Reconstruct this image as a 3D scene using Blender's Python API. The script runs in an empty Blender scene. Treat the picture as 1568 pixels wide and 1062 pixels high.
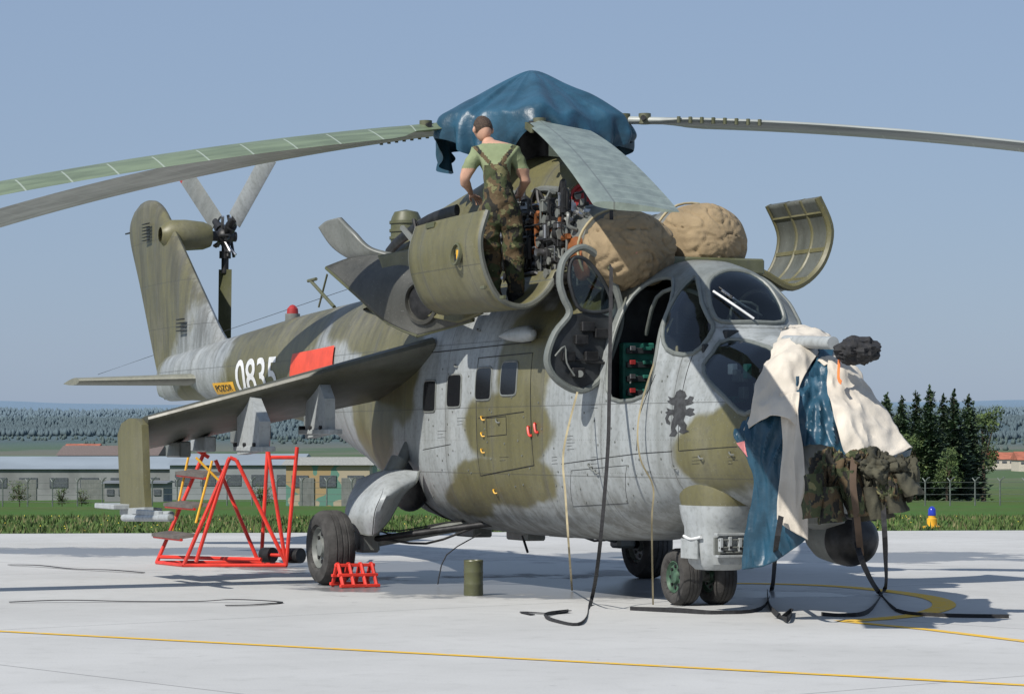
import bpy, bmesh, math, random
from mathutils import Vector, Matrix, noise
from mathutils.bvhtree import BVHTree
random.seed(7)
C,S=0.3987,0.9171
UX=Vector((C,S,0)); AW=Vector((-S,C,0))      # site axes: across the apron / away toward the grass
def at(px,py,d):
    U=(px-784)/4320*d-1.589; W=24-d
    return Vector((C*U+S*W, S*U-C*W, 1.39+(675-py)*d/4320))
def on_y(px,py,y):
    k=(px-784)/4320
    x=(k*(24+C*y)-1.589-S*y)/(C+k*S); d=24-S*x+C*y
    return Vector((x,y,1.39+(675-py)*d/4320))
def on_x(px,py,x):
    k=(px-784)/4320
    y=(k*(24-S*x)-1.589-C*x)/(S-k*C); d=24-S*x+C*y
    return Vector((x,y,1.39+(675-py)*d/4320))
def gnd(px,py,z=0.0):
    d=4320*(1.39-z)/(py-675); p=at(px,py,d); p.z=z; return p
def site(u,d,z=0):   # u across from the optical axis, d away
    U=u-1.589; W=24-d
    return Vector((C*U+S*W,S*U-C*W,z))

# ---------------------------------------------------------------- materials
def newmat(name):
    m=bpy.data.materials.new(name); m.use_nodes=True
    nt=m.node_tree; b=nt.nodes["Principled BSDF"]
    return m,nt,b
def N(nt,t,**kw):
    n=nt.nodes.new(t)
    for k,v in kw.items(): setattr(n,k,v)
    return n
def mathn(nt,op,a,b=None,c=None,clamp=False):
    n=nt.nodes.new("ShaderNodeMath"); n.operation=op; n.use_clamp=clamp
    for i,v in enumerate((a,b,c)):
        if v is None: continue
        if isinstance(v,(int,float)): n.inputs[i].default_value=v
        else: nt.links.new(v,n.inputs[i])
    return n.outputs[0]
def mixc(nt,f,a,b,mode='MIX'):
    n=nt.nodes.new("ShaderNodeMix"); n.data_type='RGBA'; n.blend_type=mode
    for i,v in ((0,f),(6,a),(7,b)):
        if isinstance(v,(int,float)): n.inputs[i].default_value=v
        elif isinstance(v,tuple): n.inputs[i].default_value=(v+(1,))[:4]
        else: nt.links.new(v,n.inputs[i])
    return n.outputs[2]
def noise_n(nt,scale,detail=4,vec=None,rough=.55):
    n=nt.nodes.new("ShaderNodeTexNoise"); n.inputs["Scale"].default_value=scale
    n.inputs["Detail"].default_value=detail; n.inputs["Roughness"].default_value=rough
    if vec is not None: nt.links.new(vec,n.inputs["Vector"])
    return n.outputs["Fac"]
def objco(nt):
    return nt.nodes.new("ShaderNodeTexCoord").outputs["Object"]
def scaled(nt,vec,s):
    n=nt.nodes.new("ShaderNodeVectorMath"); n.operation='MULTIPLY'
    nt.links.new(vec,n.inputs[0]); n.inputs[1].default_value=s; return n.outputs[0]
def sstep(nt,x,lo,hi):
    n=nt.nodes.new("ShaderNodeMapRange"); n.interpolation_type='SMOOTHSTEP'
    nt.links.new(x,n.inputs[0]); n.inputs[1].default_value=lo; n.inputs[2].default_value=hi
    return n.outputs[0]
def simple(name,col,rough=.6,metal=0,var=.25,scale=6,bump=.0,bscale=40,stretch=(1,1,1)):
    m,nt,b=newmat(name); co=scaled(nt,objco(nt),stretch)
    f=noise_n(nt,scale,5,co)
    f=sstep(nt,f,.3,.7)
    lo=tuple(c*(1-var) for c in col); hi=tuple(min(1,c*(1+var)) for c in col)
    nt.links.new(mixc(nt,f,lo,hi),b.inputs["Base Color"])
    b.inputs["Roughness"].default_value=rough; b.inputs["Metallic"].default_value=metal
    if bump:
        bn=N(nt,"ShaderNodeBump"); bn.inputs["Strength"].default_value=bump; bn.inputs["Distance"].default_value=.02
        nt.links.new(noise_n(nt,bscale,4,co),bn.inputs["Height"]); nt.links.new(bn.outputs[0],b.inputs["Normal"])
    return m
GREY=(.315,.338,.345); GREEN=(.134,.124,.056); DKG=(.085,.09,.042)
def weather(nt,b,col,panel=True,streak=.35,hull=False):
    co=objco(nt)
    st=noise_n(nt,1.0,6,scaled(nt,co,(6,6,.8)),.65)
    big=noise_n(nt,1.3,5,co,.6); fine=noise_n(nt,22,4,co)
    sx=N(nt,"ShaderNodeSeparateXYZ"); nt.links.new(co,sx.inputs[0])
    if hull:   # darker canopy hood paint and a grimy belly
        hd_=mathn(nt,'MULTIPLY',sstep(nt,sx.outputs[2],2.3,2.42),sstep(nt,sx.outputs[0],-.75,-.55))
        col=mixc(nt,mathn(nt,'MULTIPLY',hd_,.8),col,(.15,.165,.155))
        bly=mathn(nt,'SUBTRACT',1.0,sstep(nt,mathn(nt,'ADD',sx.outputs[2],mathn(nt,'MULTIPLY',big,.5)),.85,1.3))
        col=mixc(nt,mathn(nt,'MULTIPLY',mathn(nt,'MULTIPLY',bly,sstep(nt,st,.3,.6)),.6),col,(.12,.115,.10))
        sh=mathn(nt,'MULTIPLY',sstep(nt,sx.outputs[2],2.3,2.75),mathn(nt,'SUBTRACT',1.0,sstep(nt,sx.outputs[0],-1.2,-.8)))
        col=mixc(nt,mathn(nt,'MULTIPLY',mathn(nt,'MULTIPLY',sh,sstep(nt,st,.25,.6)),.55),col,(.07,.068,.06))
    v=mathn(nt,'MULTIPLY',sstep(nt,st,.38,.72),streak)
    col=mixc(nt,v,col,mixc(nt,1.0,col,(.42,.41,.36),'MULTIPLY'))
    v2=mathn(nt,'MULTIPLY',sstep(nt,big,.45,.8),.3)
    col=mixc(nt,v2,col,mixc(nt,.5,col,(.45,.45,.42)))
    f=mathn(nt,'MULTIPLY',sstep(nt,fine,.45,.75),.32)
    col=mixc(nt,f,col,(.07,.07,.06))
    ch=noise_n(nt,70,2,co); col=mixc(nt,mathn(nt,'MULTIPLY',mathn(nt,'GREATER_THAN',ch,.71),.4),col,(.38,.38,.36))
    h=None
    if panel:
        def line(out,per,off,w):
            a=mathn(nt,'ADD',out,off); p=mathn(nt,'PINGPONG',a,per/2)
            return mathn(nt,'LESS_THAN',p,w)
        l1=line(sx.outputs[0],1.13,.21,.006); l2=line(sx.outputs[2],.61,.13,.0045)
        l=mathn(nt,'MAXIMUM',l1,l2)
        rx=mathn(nt,'PINGPONG',sx.outputs[0],.02); rz=mathn(nt,'PINGPONG',sx.outputs[2],.02)
        dd=mathn(nt,'SQRT',mathn(nt,'ADD',mathn(nt,'POWER',rx,2.0),mathn(nt,'POWER',rz,2.0)))
        riv=mathn(nt,'LESS_THAN',dd,.0055)
        n1=line(sx.outputs[0],.565,.20,.022); n2=line(sx.outputs[2],.305,.11,.022)
        riv=mathn(nt,'MULTIPLY',riv,mathn(nt,'MAXIMUM',n1,n2))
        g1=mathn(nt,'SUBTRACT',1.0,sstep(nt,mathn(nt,'PINGPONG',mathn(nt,'ADD',sx.outputs[0],.21),.565),0.0,.09))
        col=mixc(nt,mathn(nt,'MULTIPLY',mathn(nt,'MULTIPLY',g1,sstep(nt,st,.3,.6)),.3),col,(.12,.12,.11))
        col=mixc(nt,mathn(nt,'MULTIPLY',l,.5),col,(.05,.05,.045))
        col=mixc(nt,mathn(nt,'MULTIPLY',riv,.45),col,(.07,.07,.06))
        h=l
    nt.links.new(col,b.inputs["Base Color"])
    rr=sstep(nt,big,.2,.8)
    nt.links.new(mathn(nt,'ADD',mathn(nt,'MULTIPLY',rr,.22),.36),b.inputs["Roughness"])
    bn=N(nt,"ShaderNodeBump"); bn.inputs["Strength"].default_value=.45; bn.inputs["Distance"].default_value=.015
    hh=noise_n(nt,3.2,3,co)
    if h is not None: hh=mathn(nt,'SUBTRACT',hh,mathn(nt,'MULTIPLY',h,.3))
    nt.links.new(hh,bn.inputs["Height"]); nt.links.new(bn.outputs[0],b.inputs["Normal"])
def camo_blobs(name,blobs,base=GREY,over=GREEN,inner=None):
    m,nt,b=newmat(name); co=objco(nt)
    nz=noise_n(nt,1.9,4,co)
    mn=None
    for (x,z,rx,rz) in blobs:
        sub=N(nt,"ShaderNodeVectorMath",operation='SUBTRACT'); nt.links.new(co,sub.inputs[0]); sub.inputs[1].default_value=(x,0,z)
        mul=N(nt,"ShaderNodeVectorMath",operation='MULTIPLY'); nt.links.new(sub.outputs[0],mul.inputs[0]); mul.inputs[1].default_value=(1/rx,0,1/rz)
        ln=N(nt,"ShaderNodeVectorMath",operation='LENGTH'); nt.links.new(mul.outputs[0],ln.inputs[0])
        mn=ln.outputs["Value"] if mn is None else mathn(nt,'SMOOTH_MIN',mn,ln.outputs["Value"],.15)
    v=mathn(nt,'ADD',mn,mathn(nt,'MULTIPLY',mathn(nt,'SUBTRACT',nz,.5),.8))
    f=sstep(nt,v,.88,1.12)
    col=mixc(nt,f,over,base)
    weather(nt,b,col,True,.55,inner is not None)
    if inner:
        g=N(nt,"ShaderNodeNewGeometry"); out=nt.nodes["Material Output"]
        bi=N(nt,"ShaderNodeBsdfPrincipled"); bi.inputs["Base Color"].default_value=inner+(1,); bi.inputs["Roughness"].default_value=.7
        mx=N(nt,"ShaderNodeMixShader"); nt.links.new(g.outputs["Backfacing"],mx.inputs[0])
        nt.links.new(b.outputs[0],mx.inputs[1]); nt.links.new(bi.outputs[0],mx.inputs[2]); nt.links.new(mx.outputs[0],out.inputs[0])
    return m
def painted(name,col,panel=False,streak=.35):
    m,nt,b=newmat(name); rgb=N(nt,"ShaderNodeRGB"); rgb.outputs[0].default_value=col+(1,)
    weather(nt,b,rgb.outputs[0],panel,streak); return m
def woodland(name,scale=7,k=1.0):
    m,nt,b=newmat(name); co=objco(nt)
    a=noise_n(nt,scale,2,co); c=noise_n(nt,scale*1.3,2,scaled(nt,co,(1,1.3,.8)))
    K=lambda t: tuple(x*k for x in t)
    col=mixc(nt,mathn(nt,'GREATER_THAN',a,.5),K((.05,.062,.025)),K((.095,.065,.032)))
    col=mixc(nt,mathn(nt,'GREATER_THAN',c,.56),col,K((.018,.017,.013)))
    d=noise_n(nt,scale*1.7,2,scaled(nt,co,(1.2,.8,1)))
    col=mixc(nt,mathn(nt,'GREATER_THAN',d,.62),col,K((.16,.15,.07)))
    nt.links.new(col,b.inputs["Base Color"]); b.inputs["Roughness"].default_value=.9
    bn=N(nt,"ShaderNodeBump"); bn.inputs["Strength"].default_value=.8; bn.inputs["Distance"].default_value=.03
    nt.links.new(noise_n(nt,11,4,co),bn.inputs["Height"]); nt.links.new(bn.outputs[0],b.inputs["Normal"])
    return m

M={}
M['olive']=painted("olive_paint",GREEN,True,.45)
M['olive_s']=painted("olive_paint_plain",GREEN,False,.45)
M['dkolive']=painted("dark_olive_paint",DKG,False)
M['grey']=painted("light_grey_paint",(.36,.385,.395),False,.35)
M['greyd']=painted("mid_grey_paint",(.16,.17,.16),False,.4)
M['frame']=painted("canopy_frame_paint",(.15,.165,.155),False,.3)
M['inner']=painted("cowl_inner",(.105,.112,.095),False,.6)
M['shaded']=painted("shaded_dirty_panel",(.055,.055,.048),False,.6)  # dirty cowl panel; its underside shade is painted into the dark colour
M['dark']=simple("dark_metal",(.03,.03,.031),.5,.5,.4,12)
M['emblem']=simple("emblem_paint",(.035,.037,.04),.8,0,.4,25)
M['black']=simple("black_fabric",(.018,.018,.02),.8,0,.3,20,.5,25)
M['steel']=simple("steel_pipe",(.40,.40,.41),.35,.9,.3,9)
M['rust']=simple("heat_tinted_metal",(.28,.10,.035),.5,.4,.4,7)
M['rubber']=simple("tyre_rubber",(.045,.043,.041),.85,0,.35,9,.3,30)
M['hubg']=simple("wheel_hub_green",(.05,.10,.065),.5,.1,.5,12)
M['red']=simple("red_paint",(.62,.035,.02),.45,0,.2,5)
M['orred']=simple("orange_red_cover",(.68,.07,.03),.5,0,.15,5)
M['redd']=simple("dark_red_cover",(.3,.02,.02),.6,0,.2,5)
M['yellow']=simple("yellow_paint",(.7,.38,.03),.5,0,.12,5)
M['white']=simple("white_paint",(.66,.67,.67),.5,0,.12,8)
M['canvas']=simple("tan_canvas",(.26,.195,.115),.95,0,.15,4,.35,30)
M['teal']=simple("teal_tarp",(.018,.066,.108),.42,0,.25,4,.8,6)
M['cream']=simple("cream_canvas",(.56,.51,.435),.85,0,.12,3,.6,6)
M['tanstrap']=simple("tan_webbing",(.34,.29,.18),.9)
M['skin']=simple("skin",(.5,.29,.2),.55,0,.08,20)
M['hair']=simple("brown_hair",(.05,.03,.018),.7,0,.4,60,.6,90)
M['shirt']=simple("olive_tshirt",(.20,.24,.13),.9,0,.1,8,.8,7)
M['camo']=woodland("woodland_camo",9)
M['camo2']=woodland("camo_uniform",8,.85)
M['jacket']=simple("dark_olive_jacket",(.055,.052,.034),.9,0,.35,5,.8,9)
M['wood']=simple("step_tread",(.1,.09,.08),.8)
M['cockpit']=simple("cockpit_green",(.015,.12,.09),.6,0,.3,8)
M['cockd']=simple("cockpit_dark",(.022,.025,.028),.6,0,.4,8)
def blade_mat(name,col):
    m,nt,b=newmat(name); co=objco(nt); sx=N(nt,"ShaderNodeSeparateXYZ"); nt.links.new(co,sx.inputs[0])
    p=mathn(nt,'PINGPONG',sx.outputs[0],.21); l=mathn(nt,'LESS_THAN',p,.008)
    sp=mathn(nt,'LESS_THAN',mathn(nt,'ABSOLUTE',mathn(nt,'SUBTRACT',sx.outputs[1],0.0)),.006)
    aft=mathn(nt,'GREATER_THAN',sx.outputs[1],0.0)
    big=noise_n(nt,2,5,scaled(nt,co,(.6,5,5)))
    c=mixc(nt,sstep(nt,big,.3,.7),tuple(x*.75 for x in col),tuple(x*1.15 for x in col))
    c=mixc(nt,mathn(nt,'MULTIPLY',mathn(nt,'MULTIPLY',l,aft),.5),c,(.45,.5,.45))
    c=mixc(nt,mathn(nt,'MULTIPLY',sp,.6),c,(.08,.08,.07))
    nt.links.new(c,b.inputs["Base Color"]); b.inputs["Roughness"].default_value=.42
    return m
M['blade']=blade_mat("blade_green",(.15,.19,.115)); M['bladeg']=blade_mat("blade_grey_green",(.185,.22,.185)); M['bladel']=blade_mat("blade_grey",(.32,.34,.32))
def glass(name,tint=(.5,.56,.56),k=.75,add=.05):
    m,nt,b=newmat(name); out=nt.nodes["Material Output"]
    tr=N(nt,"ShaderNodeBsdfTransparent"); tr.inputs[0].default_value=tint+(1,)
    gl=N(nt,"ShaderNodeBsdfGlossy"); gl.inputs["Roughness"].default_value=.04; gl.inputs[0].default_value=(.9,.95,1,1)
    lw=N(nt,"ShaderNodeLayerWeight"); lw.inputs[0].default_value=.5
    f=mathn(nt,'ADD',mathn(nt,'MULTIPLY',mathn(nt,'POWER',lw.outputs["Facing"],3.5),k),add,clamp=True)
    mx=N(nt,"ShaderNodeMixShader"); nt.links.new(f,mx.inputs[0]); nt.links.new(tr.outputs[0],mx.inputs[1]); nt.links.new(gl.outputs[0],mx.inputs[2])
    nt.links.new(mx.outputs[0],out.inputs[0]); return m
M['glass']=glass("canopy_glass"); M['glassd']=glass("tinted_canopy_glass",(.3,.34,.35))
m,nt,b=newmat("dark_window"); b.inputs["Base Color"].default_value=(.010,.011,.013,1); b.inputs["Roughness"].default_value=.22; b.inputs["Specular IOR Level"].default_value=.3; M['win']=m

# ---------------------------------------------------------------- builder
class B:
    def __init__(s): s.v=[]; s.f=[]; s.m=[]; s.mats=[]
    def mi(s,mat):
        mat=M[mat] if isinstance(mat,str) else mat
        if mat not in s.mats: s.mats.append(mat)
        return s.mats.index(mat)
    def add(s,vs,fs,mat):
        o=len(s.v); s.v+= [tuple(v) for v in vs]; k=s.mi(mat)
        for f in fs: s.f.append(tuple(i+o for i in f)); s.m.append(k)
    def box(s,c,size,mat,rot=None):
        c=Vector(c); R=rot.to_3x3() if rot is not None else Matrix.Identity(3)
        bx=min(size)/2*.25
        bm=bmesh.new(); bmesh.ops.create_cube(bm,size=1)
        for v in bm.verts: v.co=Vector((v.co.x*size[0],v.co.y*size[1],v.co.z*size[2]))
        bmesh.ops.bevel(bm,geom=bm.edges[:],offset=bx,segments=1,affect='EDGES',clamp_overlap=True)
        bm.verts.index_update()
        vs=[c+R@v.co for v in bm.verts]; fs=[[v.index for v in f.verts] for f in bm.faces]; bm.free()
        s.add(vs,fs,mat)
    def cyl(s,p0,p1,r0,mat,r1=None,seg=16,caps=True):
        p0=Vector(p0);p1=Vector(p1); r1=r0 if r1 is None else r1
        d=(p1-p0).normalized(); a=d.orthogonal().normalized(); b=d.cross(a)
        vs=[];fs=[]
        for p,r in ((p0,r0),(p1,r1)):
            for i in range(seg):
                t=2*math.pi*i/seg; vs.append(p+(a*math.cos(t)+b*math.sin(t))*r)
        for i in range(seg):
            j=(i+1)%seg; fs.append((i,j,seg+j,seg+i))
        if caps: fs.append(tuple(range(seg))[::-1]); fs.append(tuple(range(seg,2*seg)))
        s.add(vs,fs,mat)
    def rev(s,o,axis,prof,mat,seg=40):
        o=Vector(o); d=Vector(axis).normalized(); a=d.orthogonal().normalized(); b=d.cross(a)
        vs=[];fs=[];n=len(prof)
        for t,r in prof:
            for i in range(seg):
                w=2*math.pi*i/seg; vs.append(o+d*t+(a*math.cos(w)+b*math.sin(w))*r)
        for k in range(n-1):
            for i in range(seg):
                j=(i+1)%seg; fs.append((k*seg+i,k*seg+j,(k+1)*seg+j,(k+1)*seg+i))
        s.add(vs,fs,mat)
    def tube(s,pts,r,mat,seg=8,flat=None,smooth=3,closed=False):
        pts=[Vector(p) for p in pts]
        if smooth>1 and len(pts)>2: pts=crom(pts,smooth,closed)
        n=len(pts); vs=[];fs=[]; prev=None
        for i,p in enumerate(pts):
            if closed: t=pts[(i+1)%n]-pts[i-1]
            else: t=(pts[min(i+1,n-1)]-pts[max(i-1,0)])
            t=t.normalized() if t.length>1e-6 else Vector((0,0,1))
            if prev is None: a=t.orthogonal().normalized()
            else:
                a=prev-t*prev.dot(t); a=a.normalized() if a.length>1e-6 else t.orthogonal().normalized()
            prev=a; b=t.cross(a)
            if flat is not None:
                f=Vector(flat); b=f-t*f.dot(t); b=b.normalized() if b.length>1e-4 else a; a=b.cross(t)
            for k in range(seg):
                w=2*math.pi*(k+.5)/seg
                if flat is not None: vs.append(p+a*math.cos(w)*r[0]+b*math.sin(w)*r[1])
                else: vs.append(p+(a*math.cos(w)+b*math.sin(w))*r)
        for i in range(n if closed else n-1):
            i2=(i+1)%n
            for k in range(seg):
                k2=(k+1)%seg; fs.append((i*seg+k,i*seg+k2,i2*seg+k2,i2*seg+k))
        if not closed: fs.append(tuple(range(seg))[::-1]); fs.append(tuple(range((n-1)*seg,n*seg)))
        s.add(vs,fs,mat)
    def plate(s,outline,off,mat):
        o=[Vector(p) for p in outline]; off=Vector(off); n=len(o)
        vs=[p-off*.5 for p in o]+[p+off*.5 for p in o]
        fs=[tuple(range(n)),tuple(range(n,2*n))[::-1]]+[(i,(i+1)%n,n+(i+1)%n,n+i) for i in range(n)]
        s.add(vs,fs,mat)
    def ball(s,c,r,mat,seg=24,disp=None,scale=(1,1,1)):
        c=Vector(c); vs=[];fs=[]; h=seg//2
        for i in range(h+1):
            t=math.pi*i/h
            for j in range(seg):
                w=2*math.pi*j/seg
                d=Vector((math.sin(t)*math.cos(w),math.sin(t)*math.sin(w),math.cos(t)))
                k=1+(disp(d) if disp else 0)
                vs.append(c+Vector((d.x*scale[0],d.y*scale[1],d.z*scale[2]))*r*k)
        for i in range(h):
            for j in range(seg):
                j2=(j+1)%seg; fs.append((i*seg+j,(i+1)*seg+j,(i+1)*seg+j2,i*seg+j2))
        s.add(vs,fs,mat)
    def grid(s,rows,mat):
        n=len(rows[0]); vs=[v for r in rows for v in r]
        fs=[(i*n+j,i*n+j+1,(i+1)*n+j+1,(i+1)*n+j) for i in range(len(rows)-1) for j in range(n-1)]
        s.add(vs,fs,mat)
    def obj(s,name,parent=None,smooth=True,angle=35,solid=0,weld=True):
        me=bpy.data.meshes.new(name); me.from_pydata(s.v,[],s.f)
        for mt in s.mats: me.materials.append(mt)
        me.polygons.foreach_set("material_index",s.m)
        bm=bmesh.new(); bm.from_mesh(me)
        if weld: bmesh.ops.remove_doubles(bm,verts=bm.verts,dist=1e-5)
        if not solid and weld: bmesh.ops.recalc_face_normals(bm,faces=bm.faces)
        bm.to_mesh(me); bm.free()
        if smooth:
            me.polygons.foreach_set("use_smooth",[True]*len(me.polygons))
            try: me.set_sharp_from_angle(angle=math.radians(angle))
            except Exception: pass
        o=bpy.data.objects.new(name,me); bpy.context.scene.collection.objects.link(o)
        if parent: o.parent=parent
        if solid:
            md=o.modifiers.new("solid",'SOLIDIFY'); md.thickness=solid; md.offset=0
        return o
def cr(p0,p1,p2,p3,t):
    return .5*((2*p1)+(p2-p0)*t+(2*p0-5*p1+4*p2-p3)*t*t+(3*p1-p0-3*p2+p3)*t**3)
def crom(pts,k,closed=False):
    n=len(pts); out=[]
    rng=n if closed else n-1
    for i in range(rng):
        if closed: p=[pts[(i-1)%n],pts[i],pts[(i+1)%n],pts[(i+2)%n]]
        else: p=[pts[max(i-1,0)],pts[i],pts[i+1],pts[min(i+2,n-1)]]
        for j in range(k): out.append(cr(*p,j/k))
    if not closed: out.append(pts[-1])
    return out
def sheet(ctrl,k=8,wr=0,wscale=(3,3,3),seed=0):
    rows=[crom([Vector(p) for p in r],k) for r in ctrl]
    cols=list(zip(*rows)); cols=[crom(list(c),k) for c in cols]
    rows=[list(r) for r in zip(*cols)]
    if wr:
        nr=len(rows); nc=len(rows[0]); out=[]
        for i in range(nr):
            r=[]
            for j in range(nc):
                a=rows[min(i+1,nr-1)][j]-rows[max(i-1,0)][j]; b=rows[i][min(j+1,nc-1)]-rows[i][max(j-1,0)]
                nn=a.cross(b); nn=nn.normalized() if nn.length>1e-9 else Vector((0,0,1))
                p=rows[i][j]; q=Vector((p.x*wscale[0],p.y*wscale[1],p.z*wscale[2]))+Vector((seed,seed*1.7,0))
                r.append(p+nn*wr*(noise.noise(q)+.8*(1-2*abs(noise.noise(q*2.1)))+.35*noise.noise(q*4.5)))
            out.append(r)
        rows=out
    return rows
def empty(name,loc=(0,0,0)):
    e=bpy.data.objects.new(name,None); e.location=loc; e.empty_display_size=.3
    bpy.context.scene.collection.objects.link(e); return e

# ================================================================= HELICOPTER
heli=empty("attack_helicopter")
ST=[ # X, hw, zb, wz, zt, nb, nt
(2.62,.04,1.2,1.27,1.33,2,2),(2.56,.19,1.1,1.3,1.46,2,2),(2.42,.34,1.02,1.32,1.64,2,2),(2.2,.46,.95,1.34,1.85,2,2),(1.9,.56,.9,1.36,2.06,2.1,2),
(1.6,.63,.86,1.37,2.21,2.2,2),(1.3,.68,.82,1.37,2.28,2.3,2.05),(1.16,.70,.80,1.37,2.31,2.3,2.05),(1.08,.71,.79,1.37,2.42,2.3,2.1),(1.0,.72,.78,1.37,2.56,2.3,2.1),
(.85,.735,.76,1.38,2.72,2.4,2.1),(.65,.75,.73,1.38,2.83,2.4,2.1),(.35,.78,.67,1.39,2.90,2.5,2.1),(0,.81,.61,1.4,2.93,2.6,2.15),(-.35,.83,.56,1.42,2.9,2.7,2.3),(-.8,.85,.52,1.45,2.85,2.8,2.6),
(-1.5,.86,.5,1.5,2.85,2.8,2.9),(-3,.86,.5,1.5,2.9,2.8,2.9),(-4.2,.86,.52,1.5,2.92,2.7,2.8),(-5.2,.82,.62,1.6,2.95,2.5,2.6),(-6,.77,.82,1.75,2.98,2.3,2.4),(-7,.68,1.08,1.95,2.98,2.1,2.2),
(-8.5,.54,1.42,2.15,2.93,2,2),(-10,.45,1.62,2.22,2.87,2,2),(-12,.36,1.8,2.25,2.75,2,2),(-13.5,.3,1.9,2.28,2.66,2,2),(-14.6,.25,1.93,2.28,2.6,2,2),(-15.6,.17,1.93,2.25,2.55,2,2),(-16.1,.06,2.0,2.2,2.45,2,2)]
def secat(x):
    for i in range(len(ST)-1):
        if ST[i][0]>=x>=ST[i+1][0]:
            t=(ST[i][0]-x)/(ST[i][0]-ST[i+1][0])
            p=[ST[max(i-1,0)],ST[i],ST[i+1],ST[min(i+2,len(ST)-1)]]
            r=[]
            for k in range(1,7):
                a=cr(p[0][k],p[1][k],p[2][k],p[3][k],t); l=p[1][k]+(p[2][k]-p[1][k])*t
                r.append(.35*a+.65*l)
            return r
    return list(ST[-1][1:])
xs=[];x=2.62
while x>-16.1:
    xs.append(x); x-= .02 if x>-.9 else .08
xs.append(-16.1)
NS=190
fb=B(); vs=[]
for x in xs:
    hw,zb,wz,zt,nb,nt_=secat(x)
    for i in range(NS):
        t=2*math.pi*i/NS; c,s=math.cos(t),math.sin(t)
        n=nt_ if s>=0 else nb
        y=-hw*math.copysign(abs(c)**(2/n),c)
        z=wz+((zt-wz) if s>=0 else (wz-zb))*math.copysign(abs(s)**(2/n),s)
        vs.append((x,y,z))
fs=[(i*NS+j,i*NS+(j+1)%NS,(i+1)*NS+(j+1)%NS,(i+1)*NS+j) for i in range(len(xs)-1) for j in range(NS)]
fs.append(tuple(range(NS)))
bvh=BVHTree.FromPolygons(vs,fs)
def inpoly(px,pz,poly):
    r=False; n=len(poly)
    for i in range(n):
        x1,z1=poly[i];x2,z2=poly[i-1]
        if (z1>pz)!=(z2>pz) and px<(x2-x1)*(pz-z1)/(z2-z1)+x1: r=not r
    return r
def proj_px(lst,y0=-.7):
    """intersect measured sight rays with the fuselage skin -> skin points"""
    cam=Vector((21.377,-11.026,1.39)); out=[]
    for px,py in lst:
        q=on_y(px,py,y0); h=bvh.ray_cast(cam,(q-cam).normalized())
        out.append(h[0] if h[0] is not None else q)
    return out
def smoothpoly(pts,k=5):
    q=crom([Vector((a,b,0)) for a,b in pts],k,True); return [(p.x,p.y) for p in q]
o_door=[(p.x,p.z) for p in proj_px([(936,610),(932,560),(945,500),(970,452),(1000,430),(1030,427),(1028,460),(1012,505),(1002,560),(985,606)])]
o_side=[(p.x,p.z) for p in proj_px([(1022,535),(1016,500),(1035,455),(1058,428),(1068,425),(1072,445),(1082,480),(1092,505),(1062,541)])]
o_gun=[(p.x,p.z) for p in proj_px([(1078,570),(1092,540),(1118,520),(1165,528),(1185,545),(1180,600),(1142,634),(1110,608)])]
o_wind=[(p.y,p.z) for p in proj_px([(1084,445),(1092,424),(1118,414),(1150,420),(1178,440),(1196,470),(1198,493),(1150,493),(1104,492),(1090,475)])]
o_door=smoothpoly(o_door,3);o_side=smoothpoly(o_side,3);o_gun=smoothpoly(o_gun,3);o_wind=smoothpoly(o_wind,3)
keep=[]
for f in fs:
    cx=sum(vs[i][0] for i in f)/len(f);cy=sum(vs[i][1] for i in f)/len(f);cz=sum(vs[i][2] for i in f)/len(f)
    if len(f)==4 and cx>-1:
        if (inpoly(cx,cz,o_door) or inpoly(cx,cz,o_gun) or (inpoly(cx,cz,o_side) and abs(cy)>.2)) and abs(cy)>.12 and (cy<0 or not inpoly(cx,cz,o_door)): continue
        if cx>.5 and cz>2.3 and inpoly(cy,cz,o_wind): continue
    keep.append(f)
def bl(px,py,w,h,y=-.85):
    q=on_y(px,py,y); s=4320/(24-S*q.x+C*q.y); return (q.x,q.z,w/(s*.36),h/s)
blobs=[bl(800,560,38,95),bl(775,655,60,60),bl(765,735,75,38),bl(700,765,32,28),bl(825,505,50,35),bl(905,455,45,28,-.6),bl(560,620,42,110),bl(605,560,35,90),bl(600,500,60,45,-.5),
 bl(1095,690,42,62,-.65),bl(1140,650,35,60,-.6),(-10.2,2.3,2.0,3),(-7.3,3.0,.75,.6),(-16.3,4.1,2.4,1.75),(-14.2,1.9,.6,.25)]
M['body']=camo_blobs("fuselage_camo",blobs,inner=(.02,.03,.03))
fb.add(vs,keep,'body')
fus=fb.obj("fuselage",heli,angle=60,weld=False)
bm=bmesh.new(); bm.from_mesh(fus.data)
bmesh.ops.delete(bm,geom=[v for v in bm.verts if not v.link_faces],context='VERTS')
bmesh.ops.recalc_face_normals(bm,faces=bm.faces)
f0=max(bm.faces,key=lambda f:f.calc_center_median().z if -3<f.calc_center_median().x<-2 else -9)
if f0.normal.z<0: bmesh.ops.reverse_faces(bm,faces=bm.faces)
bm.to_mesh(fus.data); bm.free()

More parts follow.
